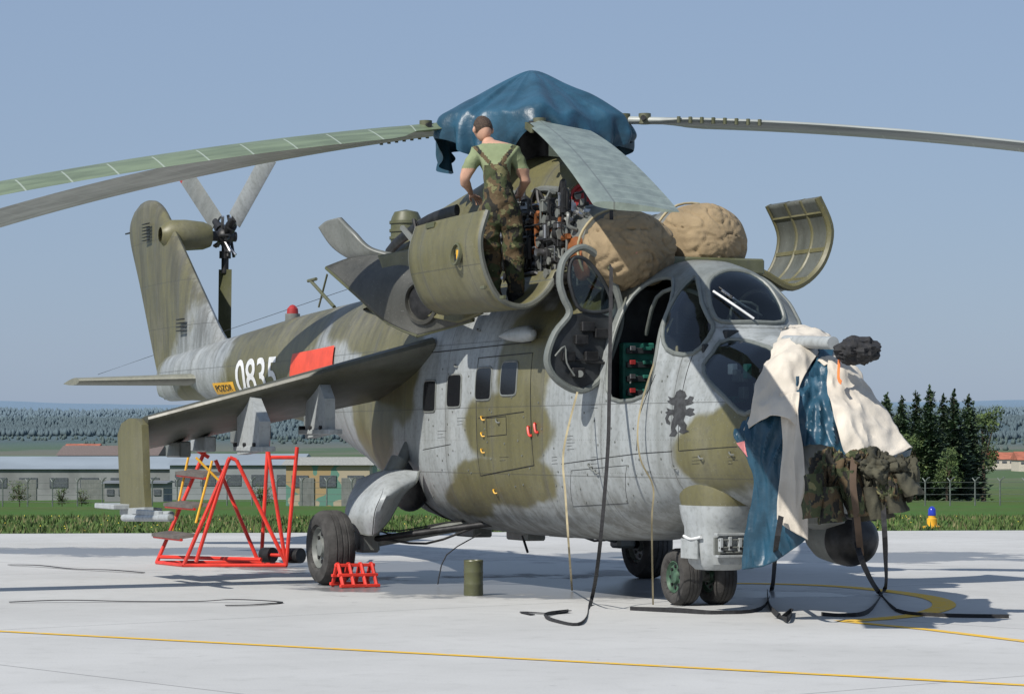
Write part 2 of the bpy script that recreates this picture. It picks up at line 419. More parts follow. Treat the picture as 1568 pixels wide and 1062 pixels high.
def patch(polys,mat,name,off=.006,axis='y',side=-1,step=.05,parent=heli,tree=None):
    tree=tree or bvh
    bm=bmesh.new()
    for poly in polys:
        vv=[bm.verts.new((a,b,0)) for a,b in poly]
        try: bm.faces.new(vv)
        except Exception: pass
    xs_=[v.co.x for v in bm.verts]; ys_=[v.co.y for v in bm.verts]
    for ax,(lo,hi) in enumerate(((min(xs_),max(xs_)),(min(ys_),max(ys_)))):
        q=lo+step
        while q<hi:
            co=[0,0,0];co[ax]=q;no=[0,0,0];no[ax]=1
            bmesh.ops.bisect_plane(bm,geom=bm.verts[:]+bm.edges[:]+bm.faces[:],plane_co=co,plane_no=no); q+=step
    for v in bm.verts:
        a,b=v.co.x,v.co.y
        if axis=='y': h=tree.ray_cast(Vector((a,side*5,b)),Vector((0,-side,0)))
        else: h=tree.ray_cast(Vector((6,a,b)),Vector((-1,0,0)))
        if h[0] is None:
            n=tree.find_nearest(Vector((a,side*.5,b)) if axis=='y' else Vector((1,a,b))); v.co=n[0]
        else:
            nn=h[1]
            if axis=='y' and nn.y*side<0: nn=-nn
            if axis=='x' and nn.x<0: nn=-nn
            v.co=h[0]+nn*off
    me=bpy.data.meshes.new(name); bm.to_mesh(me); bm.free(); me.materials.append(M[mat] if isinstance(mat,str) else mat)
    me.polygons.foreach_set("use_smooth",[True]*len(me.polygons))
    o=bpy.data.objects.new(name,me); bpy.context.scene.collection.objects.link(o); o.parent=parent; return o
def skinline(poly,axis='y',side=-1,closed=True,sub=6):
    pts=[]; n=len(poly)
    for i in range(n if closed else n-1):
        a=poly[i];b=poly[(i+1)%n]
        for k in range(sub):
            t=k/sub; u=a[0]+(b[0]-a[0])*t; w=a[1]+(b[1]-a[1])*t
            h=bvh.ray_cast(Vector((u,side*5,w)),Vector((0,-side,0))) if axis=='y' else bvh.ray_cast(Vector((6,u,w)),Vector((-1,0,0)))
            if h[0] is not None: pts.append(h[0])
    return pts
frames=B()
for poly,ax in ((o_side,'y'),(o_gun,'y'),(o_wind,'x')):
    frames.tube(skinline(poly,ax,sub=2),.021,'frame',8,closed=True,smooth=1)
frames.tube(skinline(o_door,'y',sub=2),.018,'frame',8,closed=True,smooth=1)
for poly in (o_side,o_gun): frames.tube(skinline(poly,'y',side=1,sub=2),.02,'frame',8,closed=True,smooth=1)
patch([o_side],'glass',"pilot_side_glass"); patch([o_gun],'glass',"gunner_side_glass"); patch([o_wind],'glass',"pilot_windscreen",axis='x')
patch([o_side],'glassd',"pilot_side_glass_port",side=1); patch([o_gun],'glassd',"gunner_side_glass_port",side=1)
for k,q in enumerate([[(650,585),(666,582),(667,628),(651,631)],[(687,576),(704,573),(706,621),(688,624)],[(731,565),(750,562),(752,610),(732,613)],[(770,556),(789,553),(791,603),(771,606)]]):
    P=[(p.x,p.z) for p in proj_px(q)]
    cx=sum(a for a,b in P)/4; cz=sum(b for a,b in P)/4
    sq=[]
    hx=(max(a for a,b in P)-min(a for a,b in P))/2; hz=(max(b for a,b in P)-min(b for a,b in P))/2
    for i in range(20):
        t=2*math.pi*i/20; sq.append((cx+hx*math.copysign(abs(math.cos(t))**.3,math.cos(t)),cz+hz*math.copysign(abs(math.sin(t))**.3,math.sin(t))))
    patch([sq],'win',"cabin_window_%d"%(k+1),off=.008); patch([sq],'win',"cabin_window_port_%d"%(k+1),off=.008,side=1)
    frames.tube(skinline(sq,sub=1),.012,'greyd',6,closed=True,smooth=1)
def sl(lst,r=.005,mat='dark',closed=False):
    P=proj_px(lst)
    poly=[(p.x,p.z) for p in P]; frames.tube(skinline(poly,closed=closed),r,mat,5,closed=closed,smooth=1)
sl([(733,548),(816,540),(818,712),(736,728)],.0055,closed=True)
sl([(733,640),(817,628)],.005)
sl([(975,690),(978,640),(1010,560)],.004); sl([(860,710),(978,694),(1040,690)],.004); sl([(690,680),(640,690)],.004)
sl([(745,640),(775,637),(776,665),(746,668)],.004,closed=True)
sl([(1040,690),(1150,682)],.004)
sl([(875,720),(960,712),(962,770),(878,775)],.003,closed=True)
sl([(658,540),(850,520)],.006); sl([(1062,540),(1040,640),(1040,700)],.004)
for x0,y0,nl in [(868,668,5),(905,700,3),(742,600,3),(905,620,2),(700,640,3),(1060,700,3),(1115,700,3),(765,700,2),(845,700,3),(670,660,3)]:
    for r_ in range(nl):
        sl([(x0,y0+r_*5),(x0+random.uniform(8,18),y0-1+r_*5)],.002)
def handle(px,py,s=.03,mat='yellow',r=.007):
    p=proj_px([(px,py)])[0]; frames.tube([p+Vector((-.03,-.005,s/2)),p+Vector((-.015,-.025,s/2)),p+Vector((.015,-.025,-s/2)),p+Vector((.03,-.005,-s/2))],r,mat,6)
for px,py in [(741,665),(741,690),(741,640),(760,752)]: handle(px,py)
for px,py in [(813,660),(823,655)]: handle(px,py,.07,'red',.012)
for px,py in [(764,645),(910,718),(905,712),(915,722),(1075,700),(1122,694),(1035,715),(700,560),(735,505)]:
    handle(px,py,.02,'greyd')
for i in range(90):
    px=random.uniform(655,1030); py=random.uniform(550,770)
    p=proj_px([(px,py)])[0]; frames.cyl(p,p+Vector((0,-.006,0)),.009,'greyd',seg=8)
frames.obj("frames_and_seams",heli)
patch([[(p.x,p.z) for p in proj_px([(600,800),(612,765),(636,748),(652,770),(650,800),(622,812)])]],'dark',"wheel_well_dark_patch",off=.012)  # flat dark skin patch, shade of the open well painted on
lion=[(1036,600),(1042,596),(1049,599),(1052,606),(1048,611),(1053,611),(1057,606),(1063,608),(1060,614),(1063,616),(1058,619),(1050,621),(1051,627),(1056,624),(1064,626),(1061,630),(1065,634),(1057,637),(1050,635),(1047,643),(1052,650),(1051,657),(1056,660),(1046,664),(1040,661),(1043,655),(1038,649),(1034,655),(1038,662),(1034,668),(1025,667),(1029,661),(1028,655),(1029,646),(1032,638),(1030,634),(1024,636),(1019,631),(1023,629),(1021,624),(1028,627),(1032,627),(1033,620),(1028,619),(1022,614),(1026,612),(1023,606),(1029,609),(1033,608)]
patch([[(p.x,p.z) for p in proj_px(lion)]],'emblem',"lion_emblem",off=.004)
tail_l=[(1026,650),(1021,648),(1019,640),(1022,633),(1025,636),(1023,641),(1027,646)]
patch([[(p.x,p.z) for p in proj_px(tail_l)]],'emblem',"lion_emblem_tail",off=.004)
def textpatch(txt,x0,x1,z0,z1,mat,name,off=.006):
    cu=bpy.data.curves.new(name,'FONT'); cu.body=txt; cu.offset=.012; cu.resolution_u=4
    o=bpy.data.objects.new(name,cu); bpy.context.scene.collection.objects.link(o)
    dg=bpy.context.evaluated_depsgraph_get(); me=bpy.data.meshes.new_from_object(o.evaluated_get(dg)); bpy.data.objects.remove(o)
    X=[v.co.x for v in me.vertices];Yy=[v.co.y for v in me.vertices]
    a,b_,c_,d_=min(X),max(X),min(Yy),max(Yy)
    def mp(v): return (x0+(v.x-a)/(b_-a)*(x1-x0), z0+(v.y-c_)/(d_-c_)*(z1-z0))
    polys=[[mp(me.vertices[i].co) for i in p.vertices] for p in me.polygons]
    return patch(polys,mat,name,off=off,step=.04)
textpatch("0835",-11.6,-9.8,1.94,2.38,'white',"hull_number")
patch([[(-12.75,1.98),(-11.75,1.98),(-11.75,2.12),(-12.75,2.12)]],'yellow',"rotor_warning_plate",off=.005)
textpatch("POZOR",-12.65,-11.85,2.015,2.09,'dark',"rotor_warning_text",off=.009)
patch([[(-9.2,2.0),(-7.3,2.05),(-7.4,2.42),(-9.1,2.38)]],'orred',"red_intake_cover",off=.02)
textpatch("0835",1.9,2.3,1.2,1.36,'white',"nose_number")
# ---- cockpit interior
ck=B()
ck.box((-.55,0,1.9),(.06,1.3,1.6),'cockd'); ck.box((.1,0,1.18),(2.2,1.2,.05),'cockd')
ck.box((1.05,0,1.75),(.08,1.05,.85),'cockd'); ck.box((1.0,0,2.24),(.3,.7,.1),'cockd')
ck.box((.02,-.0,1.5),(.5,.46,.12),'cockpit'); ck.box((-.24,0,1.9),(.1,.46,.8),'cockd'); ck.box((-.2,0,2.4),(.12,.28,.22),'cockd')
ck.box((-.34,-.42,1.92),(.1,.3,.62),'cockpit')
for k in range(5):
    ck.box((-.28,-.42,1.68+.12*k),(.04,.26,.05),'cockd'); ck.box((-.26,-.5,1.7+.12*k),(.03,.05,.04),'redd' if k%2 else 'steel'); ck.box((-.26,-.36,1.7+.12*k),(.03,.08,.03),'cockpit')
for z in (1.45,1.56,1.67): ck.box((-.1,-.55,z),(.6,.1,.07),'cockpit' if z!=1.56 else 'cockd')
ck.tube([(-.18,-.12,2.2),(-.1,-.13,1.9),(.05,-.1,1.62)],(.025,.006),'tanstrap',4,flat=(0,1,0)); ck.tube([(-.18,.1,2.2),(-.1,.1,1.9),(.05,.08,1.62)],(.025,.006),'tanstrap',4,flat=(0,1,0))
ck.tube([(.1,-.5,1.5),(.12,-.5,1.7),(.2,-.48,1.75)],.018,'dark')
for i in range(40):
    ck.box((random.uniform(.2,.9),random.uniform(-.6,-.42),random.uniform(1.35,1.9)),(.1,.05,.08),random.choice(['cockd','cockd','cockpit','greyd']))
ck.tube([(.5,0,1.2),(.48,0,1.6),(.52,0,1.75)],.02,'cockd')
ck.box((1.35,0,1.4),(.5,.45,.12),'cockpit'); ck.box((1.18,0,1.75),(.08,.45,.7),'cockd'); ck.box((2.0,0,1.65),(.2,.5,.35),'cockd')
ck.ball((1.6,-.1,1.75),.12,'greyd'); ck.tube([(1.7,-.25,1.5),(1.75,-.2,1.8),(1.85,0,1.85)],.02,'white'); ck.box((1.75,-.28,1.6),(.2,.06,.2),'greyd')
for i in range(45): ck.box((random.uniform(1.25,2.1),random.uniform(-.46,-.1),random.uniform(1.45,2.0)),(random.uniform(.04,.14),.05,random.uniform(.03,.12)),random.choice(['cockd','white','greyd','cockpit','steel','frame']))
ck.tube([(.95,-.28,2.62),(.98,-.1,2.5),(.93,.1,2.42)],.012,'steel'); ck.box((.85,0,2.38),(.08,.18,.18),'dark'); ck.tube([(.8,.1,2.3),(.82,.12,2.5),(.82,-.1,2.52),(.8,-.12,2.3)],.012,'greyd')
ck.box((.9,-.2,2.33),(.12,.14,.1),'cockd'); ck.box((.9,.2,2.33),(.12,.14,.1),'cockd'); ck.ball((-.1,0,2.55),.12,'cockd'); ck.tube([(-.3,-.35,2.3),(0,-.4,2.6),(.4,-.38,2.66),(.8,-.3,2.55)],.018,'frame'); ck.tube([(-.3,.35,2.3),(0,.4,2.6),(.4,.38,2.66),(.8,.3,2.55)],.018,'frame')
ck.obj("cockpit_interior",heli)
wp=B()
a=proj_px([(1088,448),(1118,468),(1150,490)]); 
wp.tube([p+Vector((.05,0,.01)) for p in a],.010,'white'); wp.tube([p+Vector((.05,.03,.0)) for p in proj_px([(1092,440),(1112,455)])],.007,'dark')
wp.obj("windscreen_wiper",heli)
# ---- open pilot door
dr=B()
ol=[on_x(px,py,-.32) for px,py in [(895,379),(915,392),(935,420),(948,460),(950,495),(938,535),(918,580),(890,598),(862,588),(843,568),(838,545),(850,510),(872,480),(863,455),(857,430),(862,400),(878,383)]]
dr.tube(ol,(.03,.045),'frame',8,flat=(1,0,0),closed=True,smooth=4)
low=[on_x(px,py,-.32) for px,py in [(950,490),(938,535),(918,580),(890,598),(862,588),(843,568),(838,545),(850,510),(872,482),(905,476)]]
dr.plate(low,(.035,0,0),'cockd')
hole=[on_x(px,py,-.30) for px,py in [(880,394),(900,400),(922,428),(936,460),(930,476),(890,474),(874,440),(872,410)]]
dr.tube(hole,.018,'cockd',8,closed=True,smooth=4)
for q in [(890,520),(870,545),(905,545),(885,570),(920,510),(900,500)]:
    p=on_x(q[0],q[1],-.27); dr.box(p,(.05,.12,.08),'dark')
dr.tube([on_x(px,py,-.24) for px,py in [(850,545),(865,530),(868,555),(880,575)]],.008,'greyd'); dr.cyl(on_x(888,572,-.27),on_x(888,572,-.24),.03,'greyd')
dr.tube([on_x(860,548,-.3),on_x(930,556,-.25)],.012,'dark')
dr.obj("pilot_door",heli)
glp=B(); glp.plate(hole,(.006,0,0),'glass'); glp.obj("pilot_door_glass",heli)
# ---- nose chin pods, gear fairing
nz=B()
def vloft(b,cx,cy,secs,mat,n=2.8,seg=32):
    v=[];f=[]
    for z,rx,ry,dx in secs:
        for i in range(seg):
            t=2*math.pi*i/seg; c,s=math.cos(t),math.sin(t)
            v.append((cx+dx+rx*math.copysign(abs(c)**(2/n),c),cy+ry*math.copysign(abs(s)**(2/n),s),z))
    for k in range(len(secs)-1):
        for i in range(seg):
            j=(i+1)%seg; f.append((k*seg+i,k*seg+j,(k+1)*seg+j,(k+1)*seg+i))
    f.append(tuple(range(seg))); f.append(tuple(range((len(secs)-1)*seg,len(secs)*seg)))
    b.add(v,f,mat)
vloft(nz,1.03,-.36,[(1.28,.2,.1,-.1),(1.2,.38,.2,-.05),(1.08,.43,.25,-.02),(.96,.42,.265,0),(.86,.38,.25,0)],'olive_s',2.3)
vloft(nz,1.03,-.36,[(.87,.385,.252,0),(.82,.37,.25,0),(.74,.34,.24,0),(.70,.31,.23,0),(.6,.30,.228,0),(.5,.29,.22,0),(.4,.26,.2,0),(.35,.19,.16,0)],'grey')
for k,(yy,zz) in enumerate(((-.50,.56),(-.42,.57),(-.33,.56),(-.24,.55))):
    nz.box((1.35,yy,zz),(.04,.03,.11),'grey'); nz.cyl((1.37,yy,zz-.03),(1.38,yy,zz-.03),.012,'dark',seg=8)
nz.box((1.34,-.37,.645),(.05,.34,.02),'grey'); nz.box((1.34,-.37,.47),(.05,.32,.02),'grey'); nz.box((1.345,-.45,.53),(.03,.1,.03),'greyd'); nz.box((1.345,-.28,.60),(.03,.1,.03),'greyd')
for z in (.50,.54,.60): nz.cyl((1.36,-.52,z),(1.36,-.2,z),.007,'greyd')
nz.box((1.31,-.37,.55),(.02,.34,.14),'greyd')
nz.tube([(1.2,-.6,.62),(1.05,-.615,.6),(.9,-.6,.62)],.012,'white'); nz.box((1.0,-.6,.52),(.28,.02,.16),'grey')
pc=Vector((1.7,.42,.60))
nz.rev(pc+Vector((-.42,0,.04)),(1,0,-.06),[(0,.05),(.06,.15),(.2,.2),(.42,.215),(.5,.215)],'greyd')
nz.rev(pc+Vector((.08,0,.01)),(1,0,-.06),[(0,.216),(.06,.216),(.16,.19),(.24,.12),(.27,.03),(.272,0)],'dark')
nz.box(pc+Vector((-.15,-.05,.25)),(.4,.2,.4),'grey')
nz.rev((2.05,0,1.0),(0,0,-1),[(0,.26),(.12,.26),(.25,.2),(.3,.05),(.302,0)],'greyd')
for dy in(-.03,.03): nz.cyl((2.1,dy,.82),(2.85,dy,.80),.018,'dark')
q=on_y(795,512,-.86); nz.rev(q+Vector((-.4,-.02,0)),(1,0,0),[(0,.01),(.2,.05),(.5,.075),(.68,.07),(.76,.03),(.77,0)],'grey',24)
q=on_y(448,488,0); nz.cyl(q-Vector((0,0,.1)),q+Vector((0,0,.06)),.09,'greyd'); nz.rev(q+Vector((0,0,.06)),(0,0,1),[(0,.07),(.06,.065),(.1,.03),(.11,0)],'redd',20)
nz.tube([on_y(512,470,0),on_y(476,430,0)],.022,'dkolive'); nz.tube([on_y(488,470,0),on_y(501,420,0)],.012,'dkolive')
nz.tube([on_y(472,430,0),on_y(484,427,0)],.02,'dkolive')
nz.tube([on_y(150,573,-1.2),on_y(228,546,0),on_y(540,440,0)],.003,'dark',smooth=1)
nz.obj("nose_pods_and_fittings",heli)
pb=B()
pb.cyl((1.7,-.1,2.18),(2.55,-.16,2.14),.05,'grey'); 
hp=on_x(1313,537,2.75)
pb.ball(hp,.145,'black',56,lambda d:.25*noise.noise(d*2.3)+.2*(.3-abs(noise.noise(d*4)))+.08*noise.noise(d*9),(1.3,1.1,.72))
pb.tube([hp+Vector((-.1,-.1,-.05)),hp+Vector((-.08,-.12,-.2)),hp+Vector((-.02,-.13,-.24))],(.022,.004),simple("orange_tag",(.8,.2,.05),.7),4,flat=(0,1,0))
pb.obj("pitot_boom_with_cover",heli)
# ---- engine deck
eng=B()
for sy in (-1,1):
    y=.45*sy
    eng.rev((-.75,y,3.12),(-1,0,0),[(0,.0),(0,.28),(.15,.33),(.4,.30),(.45,.36),(.55,.36),(.6,.28),(1.2,.3),(1.25,.37),(1.33,.37),(1.4,.3),(1.9,.34),(2.3,.36),(2.35,.4),(2.45,.4),(2.5,.36),(3.0,.3)],'greyd',32)
    for k in range(10):
        eng.rev((-1.0-.2*k,y,3.12),(-1,0,0),[(0,.3),(0,.335),(.03,.335),(.03,.3)],random.choice(['steel','dark','greyd']),32)
eng.box((-2.0,0,2.9),(3.6,1.5,.14),'dkolive')
def hloft(b,secs,mat,seg=40):
    v=[];f=[]
    for x,hw,z0,z1,n in secs:
        for i in range(seg+1):
            t=math.pi*i/seg; c,s=math.cos(t),math.sin(t)
            v.append((x,-hw*math.copysign(abs(c)**(2/n),c),z0+(z1-z0)*abs(s)**(2/n)))
    m_=seg+1
    for k in range(len(secs)-1):
        for i in range(seg): f.append((k*m_+i,k*m_+i+1,(k+1)*m_+i+1,(k+1)*m_+i))
    f.append(tuple(range(m_))); b.add(v,f,mat)
hloft(eng,[(-2.0,.12,3.3,3.6,2),(-2.15,.3,3.2,3.85,2.2),(-2.5,.45,3.1,4.02,2.3),(-3.1,.52,3.0,4.10,2.4),(-3.6,.55,3.0,4.08,2.4),(-4.2,.6,3.0,3.95,2.4),(-4.8,.72,2.9,3.8,2.6),(-5.3,.76,2.85,3.74,2.6),(-6.0,.7,2.8,3.6,2.4),(-6.8,.5,2.8,3.3,2.2),(-7.4,.3,2.8,3.02,2)],'olive')
eng.rev(on_y(898,305,-.28),(1,-.35,.1),[(-.3,.14),(-.02,.16),(0,.16),(.0,.13),(-.03,.12),(-.03,0)],'redd',28)
eng.rev(on_y(898,305,-.28),(1,-.35,.1),[(-.35,.17),(.01,.175),(.02,.165),(.0,.155)],'olive_s',28)
eng.tube([on_y(px,py,-.35) for px,py in [(808,300),(830,290),(860,292),(885,300)]],.035,'greyd'); 
mats=['dark']*8+['steel']*2+['greyd']*4+['rust']
for i in range(200):
    x=random.uniform(-2.6,-.85); y=-.45-.36*abs(math.sin(i*1.3)); z=random.uniform(2.78,3.5)
    p=Vector((x,y,z)); pts=[p]
    for k in range(4):
        ax=random.choice([Vector((1,0,0)),Vector((-1,0,0)),Vector((0,0,1)),Vector((0,0,-1)),Vector((0,-.4,.2))])
        p=p+ax*random.uniform(.06,.25); p.y=max(min(p.y,-.5),-.86); p.z=max(2.75,min(3.55,p.z)); p.x=max(-2.7,min(-.8,p.x)); pts.append(p.copy())
    eng.tube(pts,random.choice([.006,.009,.012,.018,.026]),random.choice(mats),6,smooth=4)
for i in range(120):
    p=Vector((random.uniform(-2.6,-.9),random.uniform(-.84,-.6),random.uniform(2.8,3.48)))
    if random.random()<.4: eng.box(p,(random.uniform(.04,.14),random.uniform(.04,.1),random.uniform(.03,.12)),random.choice(mats))
    else:
        a=Vector(random.choice([(1,0,0),(0,0,1),(0,-1,0)])); r=random.uniform(.02,.055); eng.cyl(p-a*.06,p+a*.06,r,random.choice(mats),seg=14); eng.cyl(p+a*.06,p+a*.075,r*1.25,random.choice(mats),seg=6)
for q in [(888,395),(893,412),(882,380)]:
    p=on_y(q[0],q[1],-.75); eng.ball(p,.1,'rust',20,lambda d:.15*noise.noise(d*3),(1.4,.6,1))
for i in range(50):
    p=Vector((random.uniform(-3.0,-1.9),random.uniform(-.6,-.35),random.uniform(3.3,3.65)))
    eng.tube([p,p+Vector((random.uniform(-.2,.2),-.05,.1)),p+Vector((random.uniform(-.3,.3),-.05,-.15))],random.choice([.01,.018,.03]),random.choice(mats),6)
eng.obj("engines",heli)
ex=B()
q=on_y(622,322,.25)
ex.rev(q-Vector((0,0,.42)),(0,0,1),[(0,.17),(.1,.17),(.1,.185),(.13,.185),(.13,.17),(.18,.17),(.18,.185),(.21,.185),(.21,.17),(.27,.17),(.27,.185),(.3,.185),(.3,.17),(.34,.16),(.4,.13),(.43,.0)],'dkolive',32)
ex.rev((-3.6,-.6,3.2),(-.35,-1,.1),[(-.3,.25),(.1,.26),(.15,.3),(.2,.3),(.2,.24),(-.1,.22),(-.1,0)],'dark',32)
pts=[on_y(px,py,-.75) for px,py in [(700,322),(655,338),(612,368),(594,388)]]
ex.tube(pts,(.03,.06),'dark',10,flat=(0,0,1),smooth=5)
for i in range(40):
    p=Vector((random.uniform(-4.6,-2.9),random.uniform(-.85,-.55),random.uniform(2.95,3.45)))
    ex.tube([p,p+Vector((random.uniform(-.2,.2),-.05,.12)),p+Vector((random.uniform(-.3,.3),-.05,-.1))],random.choice([.01,.018,.03,.05]),random.choice(['dark','greyd','dkolive','steel']),6)
ex.obj("exhaust_and_oil_cooler",heli)
# ---- opened cowlings
def cowl(name,arc,x0,x1,mo,mi_,taper=None,nr=5,jstep=5,rr_=.03):
    b=B(); A=crom([Vector((0,y,z)) for y,z in arc],6)
    rows=[]
    n=16
    for i in range(n+1):
        t=i/n; x=x0+(x1-x0)*t
        r=[]
        for p in A:
            c=Vector((0,arc[0][0],arc[0][1])); s=1 if taper is None else 1-(1-taper)*t*t
            q=c+(p-c)*s; r.append(Vector((x,q.y,q.z)))
        rows.append(r)
    b.grid(rows,mo); o=b.obj(name,heli,weld=True)
    md=o.modifiers.new("s",'SOLIDIFY'); md.thickness=.045; md.offset=0
    rb=B()
    for k in range(nr):
        rb.tube(rows[int(k/(nr-1)*n)],rr_,mi_,6,smooth=1)
    for j in range(3,len(A)-1,jstep): rb.tube([r[j] for r in rows],rr_,mi_,6,smooth=1)
    rb.obj(name+"_ribs",heli)
    return rows
cowl("starboard_engine_cowl",[(-.82,2.88),(-.95,2.68),(-1.15,2.56),(-1.38,2.62),(-1.52,2.85),(-1.57,3.12),(-1.5,3.38)],-1.06,-2.8,'olive','inner',.95,2,50,.026)
cowl("port_engine_cowl",[(.85,3.02),(1.175,2.90),(1.48,2.78),(1.76,2.97),(1.87,3.3),(1.74,3.6)],-1.02,-1.95,'inner','olive_s',None,4,6,.036)
cp=B(); p=on_y(706,390,-1.56)
cp.rev(p+Vector((0,-.03,0)),(0,-1,0.15),[(0,.1),(.03,.1),(.035,.085),(.01,.08)],'dkolive',24); cp.rev(p+Vector((0,-.025,0)),(0,-1,.15),[(0,.08),(0.005,0)],'dark',24)
cp.box(p+Vector((.02,-.04,0)),(.05,.01,.08),'yellow')
for q in [(660,345),(712,360)]:
    r=on_y(q[0],q[1],-1.52); cp.box(r,(.2,.03,.05),'dkolive')
for q in [(690,420),(740,440),(660,400),(770,455)]:
    r=on_y(q[0],q[1],-1.52); cp.box(r,(.08,.03,.03),'dkolive')
cp.obj("cowl_details",heli)
pn=B()
rows=sheet([[at(500,410,27.6),at(540,396,27.6),at(580,392,27.4)],[at(545,450,27.2),at(585,425,27.0),at(625,405,26.9)],[at(590,490,26.9),at(635,460,26.6),at(672,440,26.4)],[at(640,514,26.6),at(690,500,26.4),at(725,490,26.2)]],8)
pn.grid(rows,'shaded'); pn.obj("rear_cowl_lower",heli,solid=.04)
pr=B()
for j in (0,16): pr.tube([r[j] for r in rows],.022,'dkolive',6,smooth=1)
for i in (0,12,24): pr.tube(rows[i],.018,'dkolive',6,smooth=1)
cc=rows[17][9]; nn=(rows[18][9]-rows[16][9]).cross(rows[17][10]-rows[17][8]).normalized()
if nn.dot(Vector((21,-11,1.4))-cc)<0: nn=-nn
pr.rev(cc,nn,[(0.0,.22),(.04,.21),(.05,.18),(.02,.17)],'shaded',36); pr.rev(cc,nn,[(0.025,.15),(.035,.12),(.03,0)],'dark',30)
pr.obj("rear_cowl_frame",heli)
lp=B()
lp.grid(sheet([[at(580,392,27.2),at(600,440,26.9),at(640,478,26.6),at(700,494,26.2)],[at(612,385,27.0),at(630,425,26.8),at(662,462,26.5),at(720,488,26.1)],[at(640,378,26.7),at(650,415,26.6),at(680,450,26.3),at(740,480,26.0)]],8),'olive')
lp.obj("rear_cowl_lip",heli,solid=.03)
pq=B()
pq.grid(sheet([[at(490,348,28.5),at(503,338,28.4),at(520,333,28.2)],[at(512,378,28.4),at(528,368,28.2),at(542,356,28.0)],[at(545,397,28.2),at(556,390,28.0),at(568,380,27.9)],[at(590,405,28.0),at(605,400,27.9),at(612,392,27.8)]],8),'greyd')
pq.obj("rear_cowl_upper",heli,solid=.05)
# ---- wings
def airfoil(c,th,n=14):
    up=[];lo=[]
    for i in range(n+1):
        t=(1-math.cos(math.pi*i/n))/2; y=th*c*5*(.2969*math.sqrt(t)-.126*t-.3516*t*t+.2843*t**3-.1015*t**4)
        up.append((t*c,y)); lo.append((t*c,-y*.9))
    return up+lo[-2:0:-1]
def wing(name,sy,ler,let,cr_,ct,inc,th,mat,n=12):
    b=B(); v=[];f=[]
    ler=Vector(ler);let=Vector(let)
    for k in range(n+1):
        t=k/n; le=ler.lerp(let,t); c=cr_+(ct-cr_)*t
        for a,h in airfoil(c,th):
            v.append((le.x-a*math.cos(inc), (le.y)*sy, le.z-a*math.sin(inc)+h))
    m_=len(airfoil(1,th))
    for k in range(n):
        for i in range(m_): f.append((k*m_+i,k*m_+(i+1)%m_,(k+1)*m_+(i+1)%m_,(k+1)*m_+i))
    f.append(tuple(range(m_))); f.append(tuple(range(n*m_,(n+1)*m_)))
    b.add(v,f,mat); return b.obj(name,heli)
M['wingm']=camo_blobs("wing_camo",[(-5.0,1.9,.7,1.0)],base=(.085,.088,.07),over=(.06,.06,.038))
def epl(lst,sy):
    return [Vector((p.x,p.y*sy,p.z)) for p in [on_y(a,b_,-3.33) for a,b_ in lst]]
for sy,nm in ((1,"starboard"),(-1,"port")):
    wing(nm+"_wing",sy,(-4.0,-.8,2.34),(-5.3,-3.3,1.60),1.75,1.15,math.radians(18),.16,'wingm')
    w=B()
    w.plate(epl([(203,640),(214,641),(222,650),(224,700),(225,740),(228,782),(190,784),(187,720),(185,665),(191,648)],sy),(0,.07,0),'olive_s')
    L=[Vector((p.x,p.y*sy,p.z)) for p in [on_y(228,776,-3.33),on_y(228,786,-3.33),on_y(190,788,-3.33),on_y(190,778,-3.33)]]
    w.plate(L,(0,.09,0),'grey')
    for dy in (-.17,.17):
        a=on_y(190,800,-3.33+dy);b_=on_y(262,790,-3.33+dy)
        a=Vector((a.x,a.y*sy,.64));b_=Vector((b_.x,b_.y*sy,.68)); 
        w.cyl(a,b_,.035,'grey'); w.box(a.lerp(b_,.5)+Vector((0,0,.05)),(.9,.05,.05),'grey'); w.cyl(b_,b_+(b_-a).normalized()*.08,.035,'greyd',r1=.01)
    w.box((-6.1,-3.33*sy,.74),(.7,.4,.05),'grey')
    for Yp,lst in ((-2.35,[(381,593),(390,605),(406,645),(404,690),(371,696),(371,640)]),(-1.72,[(489,570),(496,585),(505,610),(505,664),(475,671),(476,622)])):
        w.plate([Vector((p.x,p.y*sy,p.z)) for p in [on_y(a,b2,Yp) for a,b2 in lst]],(0,.11,0),'grey')
        e=on_y(lst[3][0]-15,lst[3][1],Yp); w.box((e.x,e.y*sy,e.z+.02),(.9,.14,.05),'grey')
        for k in range(3): w.cyl((e.x+.2-.3*k,(Yp-.08)*sy,e.z+.06),(e.x+.2-.3*k,(Yp+.08)*sy,e.z+.06),.02,'dark')
    for k,yy in enumerate((-2.75,-2.5,-2.1,-1.95,-1.35)):
        w.box((-6.0+.17*(yy+.85)+.2,yy*sy,1.83+.212*(yy+.85)-.12),(.5,.12,.16),'grey' if k%2 else 'greyd')
    w.obj(nm+"_wing_endplate_and_pylons",heli)
M['stab']=painted("stabiliser_paint",(.2,.2,.155))
for sy in (1,-1): wing("stabiliser_"+("starboard" if sy>0 else "port"),sy,(-13.4,-.1,2.2),(-14.3,-1.62,2.17),1.35,.8,math.radians(2),.12,'stab')
